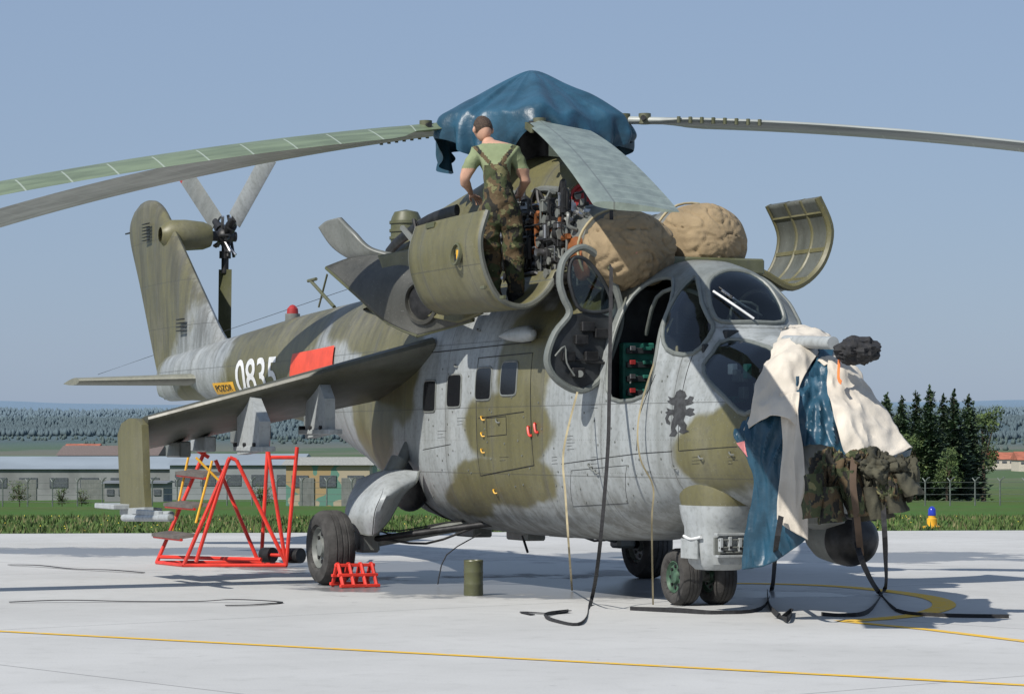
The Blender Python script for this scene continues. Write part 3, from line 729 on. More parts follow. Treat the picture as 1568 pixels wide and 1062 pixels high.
# ---- fin
fn=B()
LEp=[(-12.6,2.6),(-13.2,2.72),(-14.0,3.25),(-15.0,3.95),(-15.75,4.46),(-16.05,4.62),(-16.35,4.71)]
TEp=[(-15.9,1.95),(-16.1,2.1),(-16.6,2.8),(-17.15,3.6),(-17.6,4.2),(-17.62,4.45),(-17.4,4.62)]
v=[];f=[]
LEc=crom([Vector((a,0,b_)) for a,b_ in LEp],5);TEc=crom([Vector((a,0,b_)) for a,b_ in TEp],5)
LEc.append(Vector((-16.6,0,4.735)));TEc.append(Vector((-17.1,0,4.71)))
for k,(l,t_) in enumerate(zip(LEc,TEc)):
    th=.17-.07*k/len(LEc)
    if k>len(LEc)-4: th*=(.35,.7,.9)[len(LEc)-1-k]
    P=airfoil(1,1)
    for a,h in P: 
        q=l.lerp(t_,a); v.append((q.x,h*th*1.7,q.z))
    m_=len(P)
for k in range(len(LEc)-1):
    for i in range(m_): f.append((k*m_+i,k*m_+(i+1)%m_,(k+1)*m_+(i+1)%m_,(k+1)*m_+i))
f.append(tuple(range(m_))); f.append(tuple(range((len(LEc)-1)*m_,len(LEc)*m_)))
fn.add(v,f,'body')
hub=on_x(345,362,-15.6)
fn.rev((-15.6,-.15,hub.z),(0,1,0),[(0,.1),(.1,.2),(.35,.21),(.6,.19),(.7,.15),(.72,.0)],'olive_s',28)
for k in range(6): fn.box((-16.3,-.15,4.38-.045*k),(.3,.03,.012),'dark')
for k in range(4): fn.box((-14.6,-.17,3.0-.05*k),(.3,.03,.015),'dark')
fn.box((-17.7,0,4.35),(.3,.02,.02),'dark')
fn.obj("tail_fin",heli,angle=50)
tr=B()
hb=hub.copy()
tr.cyl((-15.6,.5,hb.z),(-15.6,hb.y+.15,hb.z),.07,'dark'); tr.ball(hb,.13,'dark')
for i in range(18):
    a=random.uniform(0,6.28); tr.cyl(hb+Vector((0,random.uniform(-.15,.1),0)),hb+Vector((math.cos(a)*.3,random.uniform(-.1,.1),math.sin(a)*.3)),.022,random.choice(['dark','steel','dark']),seg=8)
for ang in (-92,26,152):
    a=math.radians(ang); d=Vector((math.cos(a),0,math.sin(a))); pp=d.cross(Vector((0,1,0)))
    if pp.x<0: pp=-pp
    side=(Vector((0,.42,0))+pp*.85)
    tr.cyl(hb,hb+d*.5,.05,'dark'); tr.cyl(hb+d*.2,hb+d*.3,.08,'dark')
    L=2.3 if ang!=26 else 2.15
    for s0,s1,mt in ((.45,L-.22,M['greyd'] if ang==152 else M['grey']),(L-.22,L,M['redd'] if ang==152 else M['grey'])):
        if ang==-92: mt=M['dkolive']
        vs_=[];
        for r in (s0,s1):
            for cc_,hh in ((-.13,0),(-.04,.018),(.1,.016),(.14,0),(.1,-.016),(-.04,-.018)):
                n_=side.cross(d).normalized(); vs_.append(hb+d*r+side*cc_+n_*hh)
        tr.add(vs_,[(i,(i+1)%6,6+(i+1)%6,6+i) for i in range(6)]+[tuple(range(6)),tuple(range(6,12))],mt)
tr.obj("tail_rotor",heli)
# ---- landing gear
def wheel(b,c,R,W,mat_h,axis=Vector((0,1,0))):
    c=Vector(c); w=W/2; ri=R*.56
    prof=[(-w*.75,ri),(-w*.95,ri+.02),(-w,R*.75),(-w*.88,R*.9),(-w*.6,R*.975)]
    for g in (-.35,0,.35):
        prof+=[(w*(g-.06),R*.995),(w*(g-.04),R*.975),(w*(g+.04),R*.975),(w*(g+.06),R*.995)]
    prof+=[(w*.6,R*.975),(w*.88,R*.9),(w,R*.75),(w*.95,ri+.02),(w*.75,ri)]
    b.rev(c,axis,prof,'rubber',48)
    for s in (-1,1):
        b.rev(c,axis*s,[(w*.75,ri),(w*.8,ri*.95),(w*.55,ri*.85),(w*.5,ri*.45),(w*.75,ri*.38),(w*.8,ri*.2),(w*.8,0)],mat_h,32)
        for k in range(8):
            a=2*math.pi*k/8; p=c+axis*s*w*.54+Vector((math.cos(a),0,math.sin(a)))*ri*.65; b.cyl(p,p+axis*s*.012,R*.055,'dark',seg=10)
lg=B()
wheel(lg,(-4.39,-1.74,.36),.365,.31,'greyd'); wheel(lg,(-4.39,1.67,.36),.365,.30,'greyd')
for sy in (-1,1):
    lg.cyl((-4.39,1.5*sy,.36),(-4.39,1.68*sy,.36),.06,'dark')
    lg.cyl((-4.39,1.45*sy,.38),(-3.9,.25*sy,.62),.05,'greyd'); lg.cyl((-4.39,1.45*sy,.42),(-3.3,.4*sy,.62),.03,'dark')
    lg.cyl((-4.39,1.42*sy,.36),(-4.7,.8*sy,1.35),.06,'greyd'); lg.cyl((-4.39,1.42*sy,.5),(-4.6,.95*sy,1.2),.09,'greyd')
    lg.tube([(-4.2,1.3*sy,.45),(-4.0,.9*sy,.4),(-3.8,.5*sy,.55)],.012,'dark'); lg.box((-4.35,1.38*sy,.42),(.22,.2,.22),'greyd')
    for k in range(2): lg.tube([(-4.3+.05*k,1.35*sy,.55),(-4.2,1.1*sy,.48+.04*k),(-4.0,.7*sy,.6),(-3.9,.4*sy,.62)],.008,'dark')
    if sy<0: lg.tube([(-3.7,-.45,.5),(-3.72,-.8,.3),(-3.7,-.9,.02)],.006,'black')
wheel(lg,(0,-.165,.24),.245,.2,'hubg'); wheel(lg,(0,.165,.24),.245,.2,'hubg')
lg.cyl((0,-.2,.24),(0,.2,.24),.04,'greyd'); lg.cyl((.0,0,.24),(.15,0,.85),.06,'greyd'); lg.cyl((-.05,0,.3),(-.4,0,.7),.03,'steel'); lg.box((.06,0,.5),(.16,.18,.3),'greyd')
lg.tube([on_y(995,740,-.5),on_y(1010,775,-.45),on_y(1038,752,-.4)],.012,'white',smooth=1); lg.tube([on_y(1035,735,-.5),on_y(1010,775,-.45)],.01,'white',smooth=1)
for q in [(725,815),(805,820),(870,815)]:
    p=on_y(q[0],q[1],-.1); lg.box(p+Vector((0,0,.02)),(.5,.2,.12),'greyd')
lg.tube([on_y(800,820,-.2),on_y(808,845,-.2)],.012,'dark'); 
lg.obj("landing_gear",heli)
fd=B()
def fdr(): return sheet([[on_y(548,735,-1.22),on_y(592,720,-1.1),on_y(642,722,-.86)],[on_y(534,765,-1.42),on_y(588,752,-1.38),on_y(636,738,-.95)],[on_y(530,792,-1.5),on_y(576,782,-1.48),on_y(618,756,-1.08)],[on_y(547,814,-1.48),on_y(572,818,-1.45),on_y(596,794,-1.22)]],8)
R_=fdr(); fd.grid(R_,'grey'); fd.grid([[Vector((p.x,-p.y,p.z)) for p in r] for r in R_],'grey')
fd.obj("main_gear_doors",heli,solid=.02)
fe_=B(); fe_.tube([r[-1] for r in R_],.015,'greyd',6,smooth=1); fe_.tube([r[8]+Vector((0,-.012,0)) for r in R_],.004,'dark',5,smooth=1); fe_.tube(R_[12],.004,'dark',5,smooth=1); fe_.tube(R_[-1],.015,'greyd',6,smooth=1); fe_.obj("gear_door_edges",heli)
wl=B(); wl.ball((-4.9,-.72,1.0),.42,'dark',32,None,(1.1,.35,.75)); wl.ball((-4.9,.72,1.0),.42,'dark',32,None,(1.1,.35,.75)); wl.obj("wheel_well_dark_blobs",heli)  # solid dark ellipsoids stand in for the shaded well cavities
# ---- main rotor
HUB=Vector((-3.5,0,4.48))
rt=B(); rt.cyl(HUB-Vector((0,0,.6)),HUB+Vector((0,0,.1)),.16,'dark'); rt.cyl(HUB-Vector((0,0,.12)),HUB+Vector((0,0,.1)),.38,'dark'); rt.obj("rotor_mast",heli)
def blade(phi,flap,curve,pitch,mat,name,L=8.62,th_=.055):
    a=math.radians(phi); d=UX*math.sin(a)+(-AW)*math.cos(a)
    ang=math.atan2(d.y,d.x)
    b=B(); st=[(.35,.12,.09),(.9,.16,.08),(1.25,.2,.07),(1.45,.5,.06)]+[(1.6+(L-1.6)*i/24,.58,th_) for i in range(25)]
    v=[];f=[]; P=airfoil(1,1); m_=len(P)
    for r,c,th in st:
        z=flap*r-curve*r*r
        for t,h in P:
            yy=-(.25-t)*c
            v.append((r,yy*math.cos(pitch),z+h*th-yy*math.sin(pitch)))
    for k in range(len(st)-1):
        for i in range(m_): f.append((k*m_+i,k*m_+(i+1)%m_,(k+1)*m_+(i+1)%m_,(k+1)*m_+i))
    f.append(tuple(range(m_))); f.append(tuple(range((len(st)-1)*m_,len(st)*m_)))
    b.add(v,f,mat)
    for r in (.7,.9,1.1):
        b.cyl((r,0,flap*r-.05),(r,0,flap*r+.05),.06,'dkolive'); b.cyl((r,-.1,flap*r),(r,.1,flap*r),.025,'dark')
    for r in [1.45+.11*i for i in range(8)]:
        zz=flap*r-curve*r*r; b.cyl((r,-.14,zz-.03),(r,-.14,zz+.03),.018,'dkolive')
    o=b.obj(name,heli); o.location=HUB; o.rotation_euler=(0,0,ang)
    return o
blade(3.2,-.14,.0045,math.radians(5),M['bladeg'],"rotor_blade_1")
blade(78,-.01,.0135,math.radians(3),M['bladel'],"rotor_blade_2",th_=.07)
blade(170,.0,.010,math.radians(3),M['blade'],"rotor_blade_3")
blade(-133,.0,.0076,math.radians(-5),M['bladel'],"rotor_blade_4",th_=.03)
blade(-67,-.092,.0125,math.radians(14),M['blade'],"rotor_blade_5")
# ---- rotor head cover
rc=B(); rows=[]
NTH=260; NR=44
def rcfold(th,d,u): return .05*u*noise.noise(Vector((d.x*3*u,d.y*3*u,1.0)))+.035*u*(1-2*abs(noise.noise(Vector((math.cos(th)*4,math.sin(th)*4,u)))))+.022*u*math.sin(th*13+4*noise.noise(d*2))
for i in range(NR+1):
    t=i/NR; r_=[]
    for j in range(NTH+1):
        th=2*math.pi*j/NTH; d=Vector((math.cos(th),math.sin(th),0))
        lob=0
        for ph in (3,78,170,-133,-67):
            a=math.radians(ph); bd=UX*math.sin(a)-AW*math.cos(a); lob=max(lob,max(0,bd.dot(d))**12)
        R=.82+.13*lob
        zb=3.95+.36*lob+.14*noise.noise(Vector((math.cos(th)*2,math.sin(th)*2,3)))-.06*max(0,d.dot(-UX))
        top=lambda u: 4.96-.54*(math.sqrt(u*u+.012)-math.sqrt(.012))-.05*(1-lob)*u*u+rcfold(th,d,u)
        if t<.6:
            u=t/.6; r=R*u; z=top(u)
        else:
            u=(t-.6)/.4; ze=top(1)
            r=R*(1+.04*math.sin(u*3.14))+.06*u*math.sin(th*19+6*noise.noise(d*1.5))+.09*noise.noise(Vector((d.x*5,d.y*5,u*1.5)))*u
            z=ze+(zb-ze)*u
        r_.append(Vector((HUB.x+d.x*r,HUB.y+d.y*r,z)))
    rows.append(r_)
for r_ in rows: r_[-1]=r_[0].copy()
rc.grid(rows,'teal')
rc.obj("rotor_head_cover",heli,angle=80)
# ---- engine intake bags
for i,(X_,y,z) in enumerate(((-.42,-.46,3.03),(-.62,.36,3.13))):
    b=B()
    def dsp(d,i=i):
        q=d+Vector((i*5,0,0)); a=math.atan2(d.z,d.y)
        g=.09*noise.noise(q*1.3)
        g-=.05*max(0,1-9*abs(noise.noise(Vector((q.x*1.2,q.y*2.2,q.z*2.2)))))
        g-=.03*max(0,1-9*abs(noise.noise(Vector((q.x*2,q.y*3.9,q.z*3.9))+Vector((9,3,1)))))
        g+=.02*math.sin(a*17+3*noise.noise(q*1.4))*max(0,abs(d.x)-.35)
        return g-.06*max(0,d.z-.5)
    b.ball((X_,y,z),.375,'canvas',150,dsp,(1.15,1.03,.94))
    b.tube([Vector((X_-.22,y,z))+Vector((.01*math.sin(t*2),math.cos(t*.35)*.375,math.sin(t*.35)*.36)) for t in range(18)],.012,'tanstrap',closed=True,smooth=2)
    b.plate([(X_+.34,y-.1,z+.1),(X_+.4,y-.0,z+.02),(X_+.39,y-.12,z-.06)],(.01,0,0),simple("pink_flag%d"%i,(.45,.2,.17),.8))
    b.obj("engine_intake_cover_bag",heli,angle=80)
# ---- draped covers on the nose
dc=B()
D=lambda a: at(*a)
def G(rows_,k,wr,ws,sd,mt): dc.grid(sheet([[D(a) for a in r] for r in rows_],k,wr,ws,sd),mt)
G([[(1196,508,22.6),(1222,503,22.7),(1250,508,22.7),(1278,525,22.6)],
 [(1172,560,21.95),(1196,545,21.9),(1222,540,21.9),(1250,545,22.0)],
 [(1150,630,21.75),(1178,610,21.65),(1205,600,21.6),(1222,600,21.6)],
 [(1139,662,21.75),(1170,640,21.6),(1200,640,21.5),(1223,660,21.5)]],14,.03,(4,4,1.6),3,'cream')
G([[(1196,600,21.62),(1210,600,21.58),(1224,600,21.55)],[(1200,680,21.55),(1214,680,21.5),(1227,680,21.45)],
 [(1192,760,21.5),(1214,755,21.45),(1236,750,21.42)],[(1190,795,21.5),(1212,812,21.45),(1238,826,21.42)]],14,.028,(6,6,1.3),9,'cream')
G([[(1138,655,21.85),(1170,640,21.75),(1205,625,21.7),(1222,640,21.7)],
 [(1126,668,21.8),(1165,665,21.7),(1200,670,21.65),(1224,690,21.6)],
 [(1158,720,21.75),(1178,725,21.68),(1200,735,21.6),(1222,750,21.58)],
 [(1148,800,21.8),(1172,800,21.7),(1196,805,21.62),(1230,815,21.55)],
 [(1140,872,21.85),(1172,866,21.7),(1200,850,21.65),(1236,824,21.55)]],14,.05,(5,5,1.2),5,'teal')
G([[(1216,545,22.0),(1245,530,22.2),(1280,528,22.2)],[(1218,600,21.65),(1242,590,21.7),(1268,585,21.7)],
 [(1222,650,21.55),(1250,650,21.5),(1282,655,21.5)],[(1230,682,21.5),(1262,682,21.45),(1300,700,21.45)]],16,.055,(5,5,1.5),12,'teal')
G([[(1266,556,21.75),(1285,556,21.8),(1312,568,21.9)],[(1268,600,21.5),(1298,610,21.5),(1345,620,21.7)],
 [(1280,650,21.35),(1318,660,21.35),(1372,662,21.6)],[(1292,690,21.3),(1320,712,21.25),(1396,688,21.5)]],16,.032,(4,4,1.6),20,'cream')
G([[(1318,704,21.27),(1355,698,21.35),(1396,686,21.52)],[(1316,716,21.3),(1355,708,21.4),(1392,696,21.6)]],8,.01,(4,4,2),2,'teal')
G([[(1196,506,22.65),(1222,501,23.0),(1268,512,23.1)],[(1222,503,22.8),(1250,506,22.75),(1280,527,22.65)],[(1240,540,22.1),(1255,538,22.1),(1285,548,22.1)],[(1262,560,21.85),(1285,552,21.85),(1312,570,21.9)]],8,.02,(4,4,2),8,'cream')
dc.plate([D((1128,678,21.7)),D((1153,672,21.7)),D((1147,702,21.7))],(.004,.004,0),simple("pink_flag",(.62,.22,.22),.8))
dc.obj("draped_cockpit_cover",solid=.006,weld=False)
# ---- hung camouflage uniforms: bundled lumps plus loose hanging sleeves and legs
un=B()
def crump(seed):
    o=Vector((seed*3.1,seed*1.7,0))
    def f(d):
        a=math.atan2(d.y,d.x)
        g=.5*noise.noise(Vector((d.x*1.6,d.y*1.6,d.z*.9))+o)-.22*max(0,1-5*abs(noise.noise(Vector((d.x*3,d.y*3,d.z*.9))+o)))-.1*max(0,1-6*abs(noise.noise(d*4.5+o)))
        return g+.08*math.sin(a*13+6*noise.noise(d*1.6+o))
    return f
for (px,py,dd,r,mt,sd,sc_) in ((1272,732,21.2,.15,'camo2',1,(.95,.95,1.35)),(1296,745,21.1,.08,'camo2',11,(.8,.8,1.5)),
    (1345,718,21.1,.17,'jacket',5,(1.25,1.25,.8)),(1385,730,21.1,.105,'jacket',9,(.9,.9,1.5)),(1335,745,21.05,.105,'jacket',7,(.85,.85,1.6)),(1362,745,21.0,.10,'camo2',14,(.9,.9,1.3)),(1318,700,21.05,.08,'camo2',21,(1.2,1.2,.8))):
    un.ball(D((px,py,dd)),r,mt,96,crump(sd),sc_)
for (x0,y0,x1,y1,w0,w1,mt,sd) in ((1245,725,1252,792,16,22,'camo2',3),(1266,745,1274,800,16,20,'camo2',6),(1302,720,1318,790,16,20,'camo2',8),(1372,725,1398,758,18,20,'jacket',4),(1332,745,1345,795,16,22,'jacket',10),(1362,750,1372,785,14,18,'jacket',12)):
    R4=[]
    for k in range(4):
        t=k/3; x=x0+(x1-x0)*t; y=y0+(y1-y0)*t; w=w0+(w1-w0)*t
        R4.append([D((x-w,y+3,21.1)),D((x-w*.3,y,20.95)),D((x+w*.4,y,20.97)),D((x+w,y-3,21.12))])
    un.grid(sheet(R4,8,.03,(7,7,2),sd),mt)
un.obj("camouflage_uniforms",angle=80,weld=False)
def strap(name,pts,w=.022,mat='black',flat=(.9,-.4,0.0),smooth=6):
    b=B(); b.tube(pts,(w,.004) if flat else .008,mat,4,flat=flat,smooth=smooth); return b.obj(name)
strap("black_strap",[D((936,322,24.0)),D((936,400,23.9)),D((933,600,23.3)),D((930,700,23.1)),D((917,850,23.0)),gnd(905,920,.03),gnd(890,954,.01),gnd(850,950,.012),gnd(836,940,.02),gnd(870,935,.01)],.022)
strap("black_strap",[gnd(872,934,.02),gnd(840,938,.012),gnd(800,936,.01),gnd(815,940,.01)],.03,flat=(0,0,1))
strap("tan_strap",[D((884,600,23.8)),D((863,690,23.5)),D((866,760,23.3)),D((872,850,23.1)),gnd(876,903,.01)],.012,'tanstrap')
strap("tan_strap",[D((1030,487,23.3)),D((1000,560,23.2)),D((978,640,23.15)),D((980,700,23.1)),D((1000,745,23.2)),D((998,800,23.3)),gnd(1000,925,.01)],.010,'tanstrap')
strap("black_strap",[D((1196,790,21.4)),D((1188,840,21.5)),gnd(1182,900,.02),gnd(1165,932,.01),gnd(1100,938,.01),gnd(1040,934,.02),gnd(965,932,.01)],.03)
strap("black_strap",[gnd(1175,905,.02),gnd(1180,930,.02),gnd(1205,948,.03),gnd(1212,934,.02),gnd(1198,945,.01)],.03)
strap("black_strap",[D((1308,780,21)),D((1312,830,21.1)),D((1325,870,21.3)),gnd(1345,905,.03),gnd(1375,935,.01),gnd(1440,942,.01),gnd(1545,944,.01)],.03)
strap("black_strap",[D((1352,770,21)),D((1356,850,21.3)),gnd(1355,900,.03),gnd(1330,935,.02),gnd(1290,942,.01),gnd(1258,940,.01)],.028)
strap("brown_strap",[D((1308,700,21.0)),D((1306,740,20.9)),D((1312,790,20.95)),D((1318,850,21.1))],.035,simple("brown_web",(.09,.06,.04),.9))
strap("black_strap",[gnd(14,921,.01),gnd(100,918,.02),gnd(200,920,.01),gnd(300,920,.01),gnd(360,917,.03),gnd(430,921,.01),gnd(390,925,.01),gnd(345,926,.01)],.03,flat=(0,0,1))
strap("black_strap",[gnd(14,864,.01),gnd(60,865,.02),gnd(110,870,.01),gnd(170,872,.02),gnd(220,876,.01)],.03,flat=(0,0,1))

# ================================================================= MECHANIC
man=empty("mechanic",(0,0,0))
MB=on_y(765,600,-1.15); MB.z=-.03
def mp(u,a,z): return MB+UX*u+AW*a+Vector((0,0,z))
def skin_mesh(name,verts,edges,rad,root,mats,assign,parent,sub=2):
    me=bpy.data.meshes.new(name); me.from_pydata([tuple(v) for v in verts],edges,[])
    o=bpy.data.objects.new(name,me); bpy.context.scene.collection.objects.link(o)
    o.modifiers.new("s",'SKIN'); 
    lay=me.skin_vertices[0]
    for i,r in enumerate(rad):
        r=(r,r) if not isinstance(r,tuple) else r
        lay.data[i].radius=r; lay.data[i].use_root=(i==root)
    sb=o.modifiers.new("ss",'SUBSURF'); sb.levels=sub; sb.render_levels=sub
    dg=bpy.context.evaluated_depsgraph_get(); m2=bpy.data.meshes.new_from_object(o.evaluated_get(dg))
    bpy.data.objects.remove(o)
    for m_ in mats: m2.materials.append(m_)
    for p in m2.polygons: p.material_index=assign(p.center); p.use_smooth=True
    if name=="body":   # cloth folds
        nv=[v.normal.copy() for v in m2.vertices]
        for v,n_ in zip(m2.vertices,nv):
            q=v.co; am=.02 if q.z-MB.z<3.62 else .011
            if q.z-MB.z>4.03: continue
            v.co=q+n_*am*((.3-abs(noise.noise(Vector((q.x*5,q.y*5,q.z*9)))))*1.6+noise.noise(q*14)*.5)
    o=bpy.data.objects.new(name,m2); bpy.context.scene.collection.objects.link(o); o.parent=parent; return o
J=dict(pel=mp(0,0,3.46),wai=mp(-.01,.0,3.62),che=mp(-.03,.02,3.82),up=mp(-.045,.05,3.96),neck=mp(-.09,.09,4.06),nk2=mp(-.13,.12,4.11),
 sL=mp(-.20,.04,3.97),sR=mp(.13,.04,3.97),eL=mp(-.32,.03,3.74),eR=mp(.235,.06,3.73),hL=mp(-.25,.24,3.62),hR=mp(.17,.28,3.62),
 cL=mp(-.275,.03,3.84),cR=mp(.195,.05,3.84),
 pL=mp(-.09,0,3.38),pR=mp(.1,0,3.38),kL=mp(-.075,.06,3.06),kR=mp(.125,.03,3.05),aL=mp(-.06,.0,2.70),aR=mp(.14,-.02,2.69),fL=mp(-.07,.16,2.66),fR=mp(.16,.15,2.66))
names=list(J); idx={n:i for i,n in enumerate(names)}
E=[('pel','wai'),('wai','che'),('che','up'),('up','neck'),('neck','nk2'),('up','sL'),('up','sR'),('sL','cL'),('cL','eL'),('eL','hL'),('sR','cR'),('cR','eR'),('eR','hR'),('pel','pL'),('pel','pR'),('pL','kL'),('kL','aL'),('aL','fL'),('pR','kR'),('kR','aR'),('aR','fR')]
R=dict(pel=(.175,.135),wai=(.17,.13),che=(.19,.13),up=(.13,.11),neck=.065,nk2=.06,sL=.088,sR=.088,cL=.068,cR=.068,eL=.047,eR=.047,hL=.03,hR=.03,pL=.125,pR=.125,kL=.095,kR=.095,aL=.082,aR=.082,fL=.045,fR=.045)
def dist_seg(p,a,b_):
    t=max(0,min(1,(p-a).dot(b_-a)/(b_-a).length_squared)); return (p-a.lerp(b_,t)).length
def asg(c):
    c=Vector(c); q=c-MB; u=q.dot(UX); a=q.dot(AW); z=q.z
    if z<2.73: return 3
    dL=min(dist_seg(c,J['cL'],J['eL']),dist_seg(c,J['eL'],J['hL'])); dR=min(dist_seg(c,J['cR'],J['eR']),dist_seg(c,J['eR'],J['hR']))
    if (dL<.075 or dR<.075) and z<3.835 and (u<-.215 or u>.15 or a>.14): return 1
    if z>4.055: return 1
    if z<3.68: return 2
    w=.15-.32*(z-3.68) if z<3.86 else 0.0
    uc=-.02-.08*(z-3.68)
    if z<3.86 and abs(u-uc)<max(w,.05): return 2
    if z>=3.84:
        k=(z-3.84)
        if abs(abs(u-uc)-(.03+k*.75))<.024: return 2
    return 0
skin_mesh("body",[J[n] for n in names],[(idx[a],idx[b_]) for a,b_ in E],[R[n] for n in names],idx['pel'],[M['shirt'],M['skin'],M['camo'],M['black']],asg,man,4)
hd=B(); hc=mp(-.15,.15,4.20)
fw=(AW*.8-UX*.35-Vector((0,0,.6))).normalized(); rt_=fw.cross(Vector((0,0,1))).normalized(); up_=rt_.cross(fw)
v=[];SG=56
hairf=[];skinf=[]
for i in range(SG//2+1):
    t=math.pi*i/(SG//2)
    for j in range(SG):
        w=2*math.pi*j/SG; lx=math.sin(t)*math.cos(w); ly=math.sin(t)*math.sin(w); lz=math.cos(t)
        X_=lx*.078*(1-.15*max(0,-lz)); Y_=ly*.098; Z_=lz*.118
        if ly>.8 and abs(lx)<.25 and -.35<lz<.1: Y_+=.022*(1-abs(lx)/.25)
        if ly>.75 and abs(abs(lx)-.35)<.15 and 0<lz<.25: Y_-=.008
        if ly>.8 and abs(lx)<.3 and -.62<lz<-.5: Y_+=.006
        hm=max(0,min(1,max((lz-.35)*4,min((.15-ly)*4,(lz+.45)*4))))
        k=1+hm*(.09+.04*noise.noise(Vector((lx,ly,lz))*6))
        v.append(hc+(rt_*X_+fw*Y_+up_*Z_)*k)
for i in range(SG//2):
    for j in range(SG):
        q=(i*SG+j,(i+1)*SG+j,(i+1)*SG+(j+1)%SG,i*SG+(j+1)%SG)
        c=sum((v[k] for k in q),Vector())/4-hc; ly=c.dot(fw)/.098; lz=c.dot(up_)/.118
        (hairf if (lz>.45 or (ly<.12 and lz>-.42)) else skinf).append(q)
hd.v=[tuple(q) for q in v]
for q in skinf: hd.f.append(q); hd.m.append(hd.mi('skin'))
for q in hairf: hd.f.append(q); hd.m.append(hd.mi('hair'))
for s in(-1,1): hd.ball(hc+rt_*s*.082-up_*.012,.03,'skin',12,None,(.5,.7,1))
hd.obj("head",man,angle=80)
def hand(name,base,dirv,side):
    d=dirv.normalized(); n=Vector((0,0,1)); lat=d.cross(n).normalized()*side; dn=-n
    V=[base-d*.02,base+d*.04,base+d*.08];Ed=[(0,1),(1,2)];Rr=[.026,(.038,.016),(.04,.014)]
    for k,(o,l) in enumerate(((-.03,.062),(-.01,.072),(.01,.068),(.03,.052))):
        i=len(V); V+=[base+d*.085+lat*o,base+d*(.085+l*.5)+lat*o*1.1+dn*.01,base+d*(.085+l*.8)+lat*o*1.1+dn*.035,base+d*(.085+l*.8)+lat*o*1.1+dn*.055]
        Ed+=[(2,i),(i,i+1),(i+1,i+2),(i+2,i+3)];Rr+=[.0095,.009,.008,.007]
    i=len(V); V+=[base+d*.03-lat*.035,base+d*.06-lat*.055+dn*.015,base+d*.08-lat*.05+dn*.035]; Ed+=[(1,i),(i,i+1),(i+1,i+2)];Rr+=[.013,.011,.009]
    skin_mesh(name,V,Ed,Rr,1,[M['skin']],lambda c:0,man,1)
hand("left_hand",J['hL'],AW*.8+UX*.5-Vector((0,0,.2)),1); hand("right_hand",J['hR'],AW*.8-UX*.5-Vector((0,0,.2)),-1)

# ================================================================= GROUND EQUIPMENT
ld=B()
dn,df=31.15,31.9
def L(px,py,d=dn): 
    p=at(px,py,d); p.z=max(p.z,.02); return p
rr=.022
ld.tube([L(240,862,df),L(318,680,df)],rr,'red',smooth=1); ld.tube([L(281,866),L(352,700)],rr,'red',smooth=1)
for (x0,y0,x1,y1) in ((232,818,298,823),(250,772,318,776),(268,724,335,729),(286,680,316,684)):
    ld.plate([L(x0,y0,df),L(x0+28,y0-4,df),L(x1+2,y1-4,dn),L(x1-24,y1,dn)],(0,0,.035),'wood')
    ld.tube([L(x0+4,y0+3,df),L(x1-20,y1+3,dn)],rr*.8,'red',smooth=1)
for q in [((240,862,df),(281,866,dn)),((281,866,dn),(438,866,dn)),((240,862,df),(400,860,df)),((438,866,dn),(400,860,df)),((245,852,df),(400,856,dn)),
          ((438,866,dn),(405,655,dn)),((400,858,df),(412,653,df)),((438,866,dn),(455,684,dn)),((438,862,dn),(362,704,dn)),((395,858,df),(330,704,df)),((352,700,dn),(362,704,dn)),
          ((405,655,dn),(412,653,df)),((350,703,dn),(300,860,dn)) ,((415,700,dn),(455,700,dn)),((287,680,df),(320,700,df))]:
    ld.tube([L(*q[0]),L(*q[1])],rr,'red',smooth=1)
for q in [((325,705,dn),(300,800,dn)),((262,822,df),(292,683,df)),((300,700,dn),(335,735,dn))]: ld.tube([L(*q[0]),L(*q[1])],.014,'yellow',smooth=1)
ld.cyl(L(418,849,31.4),L(404,849,31.5),.085,'dark'); ld.cyl(L(461,850,31.2),L(444,850,31.3),.085,'dark'); ld.cyl(L(412,849,31.4),L(452,850,31.2),.02,'red')
ld.obj("maintenance_ladder")
cn=B(); p=gnd(725,911)
cn.rev(p,(0,0,1),[(0,0),(0,.085),(.01,.088),(.09,.086),(.1,.089),(.11,.086),(.2,.086),(.21,.089),(.22,.086),(.3,.086),(.31,.089),(.32,.084),(.31,.078),(.28,.075),(.28,0)],'dkolive',32); cn.obj("green_canister")
ch=B(); p=Vector((-3.90,-1.68,0))
for dy in (-.17,-.06,.06,.17):
    A_=[Vector((.17,dy,0.01)),Vector((.03,dy,.22)),Vector((-.01,dy,.22)),Vector((-.13,dy,.01))]
    for a_,b_ in zip(A_[:-1],A_[1:]): ch.tube([p+a_,p+b_],.019,'red',6,smooth=1)
for a,z in ((.16,.02),(.10,.12),(.02,.21),(-.07,.11),(-.12,.03)): ch.box(p+Vector((a,0,z)),(.045,.40,.03),'red')
ch.obj("wheel_chock")
bc=B(); p=site((1430-784)/4320*45,45.2,-.0)
bc.rev(p,(0,0,1),[(0,.15),(.03,.15),(.04,.08),(.15,.085),(.16,.06),(.2,.06)],'yellow',20); bc.rev(p+Vector((0,0,.2)),(0,0,1),[(0,.065),(.1,.06),(.14,.03),(.15,0)],simple("blue_lens",(.02,.04,.35),.15),20); bc.obj("taxiway_light")

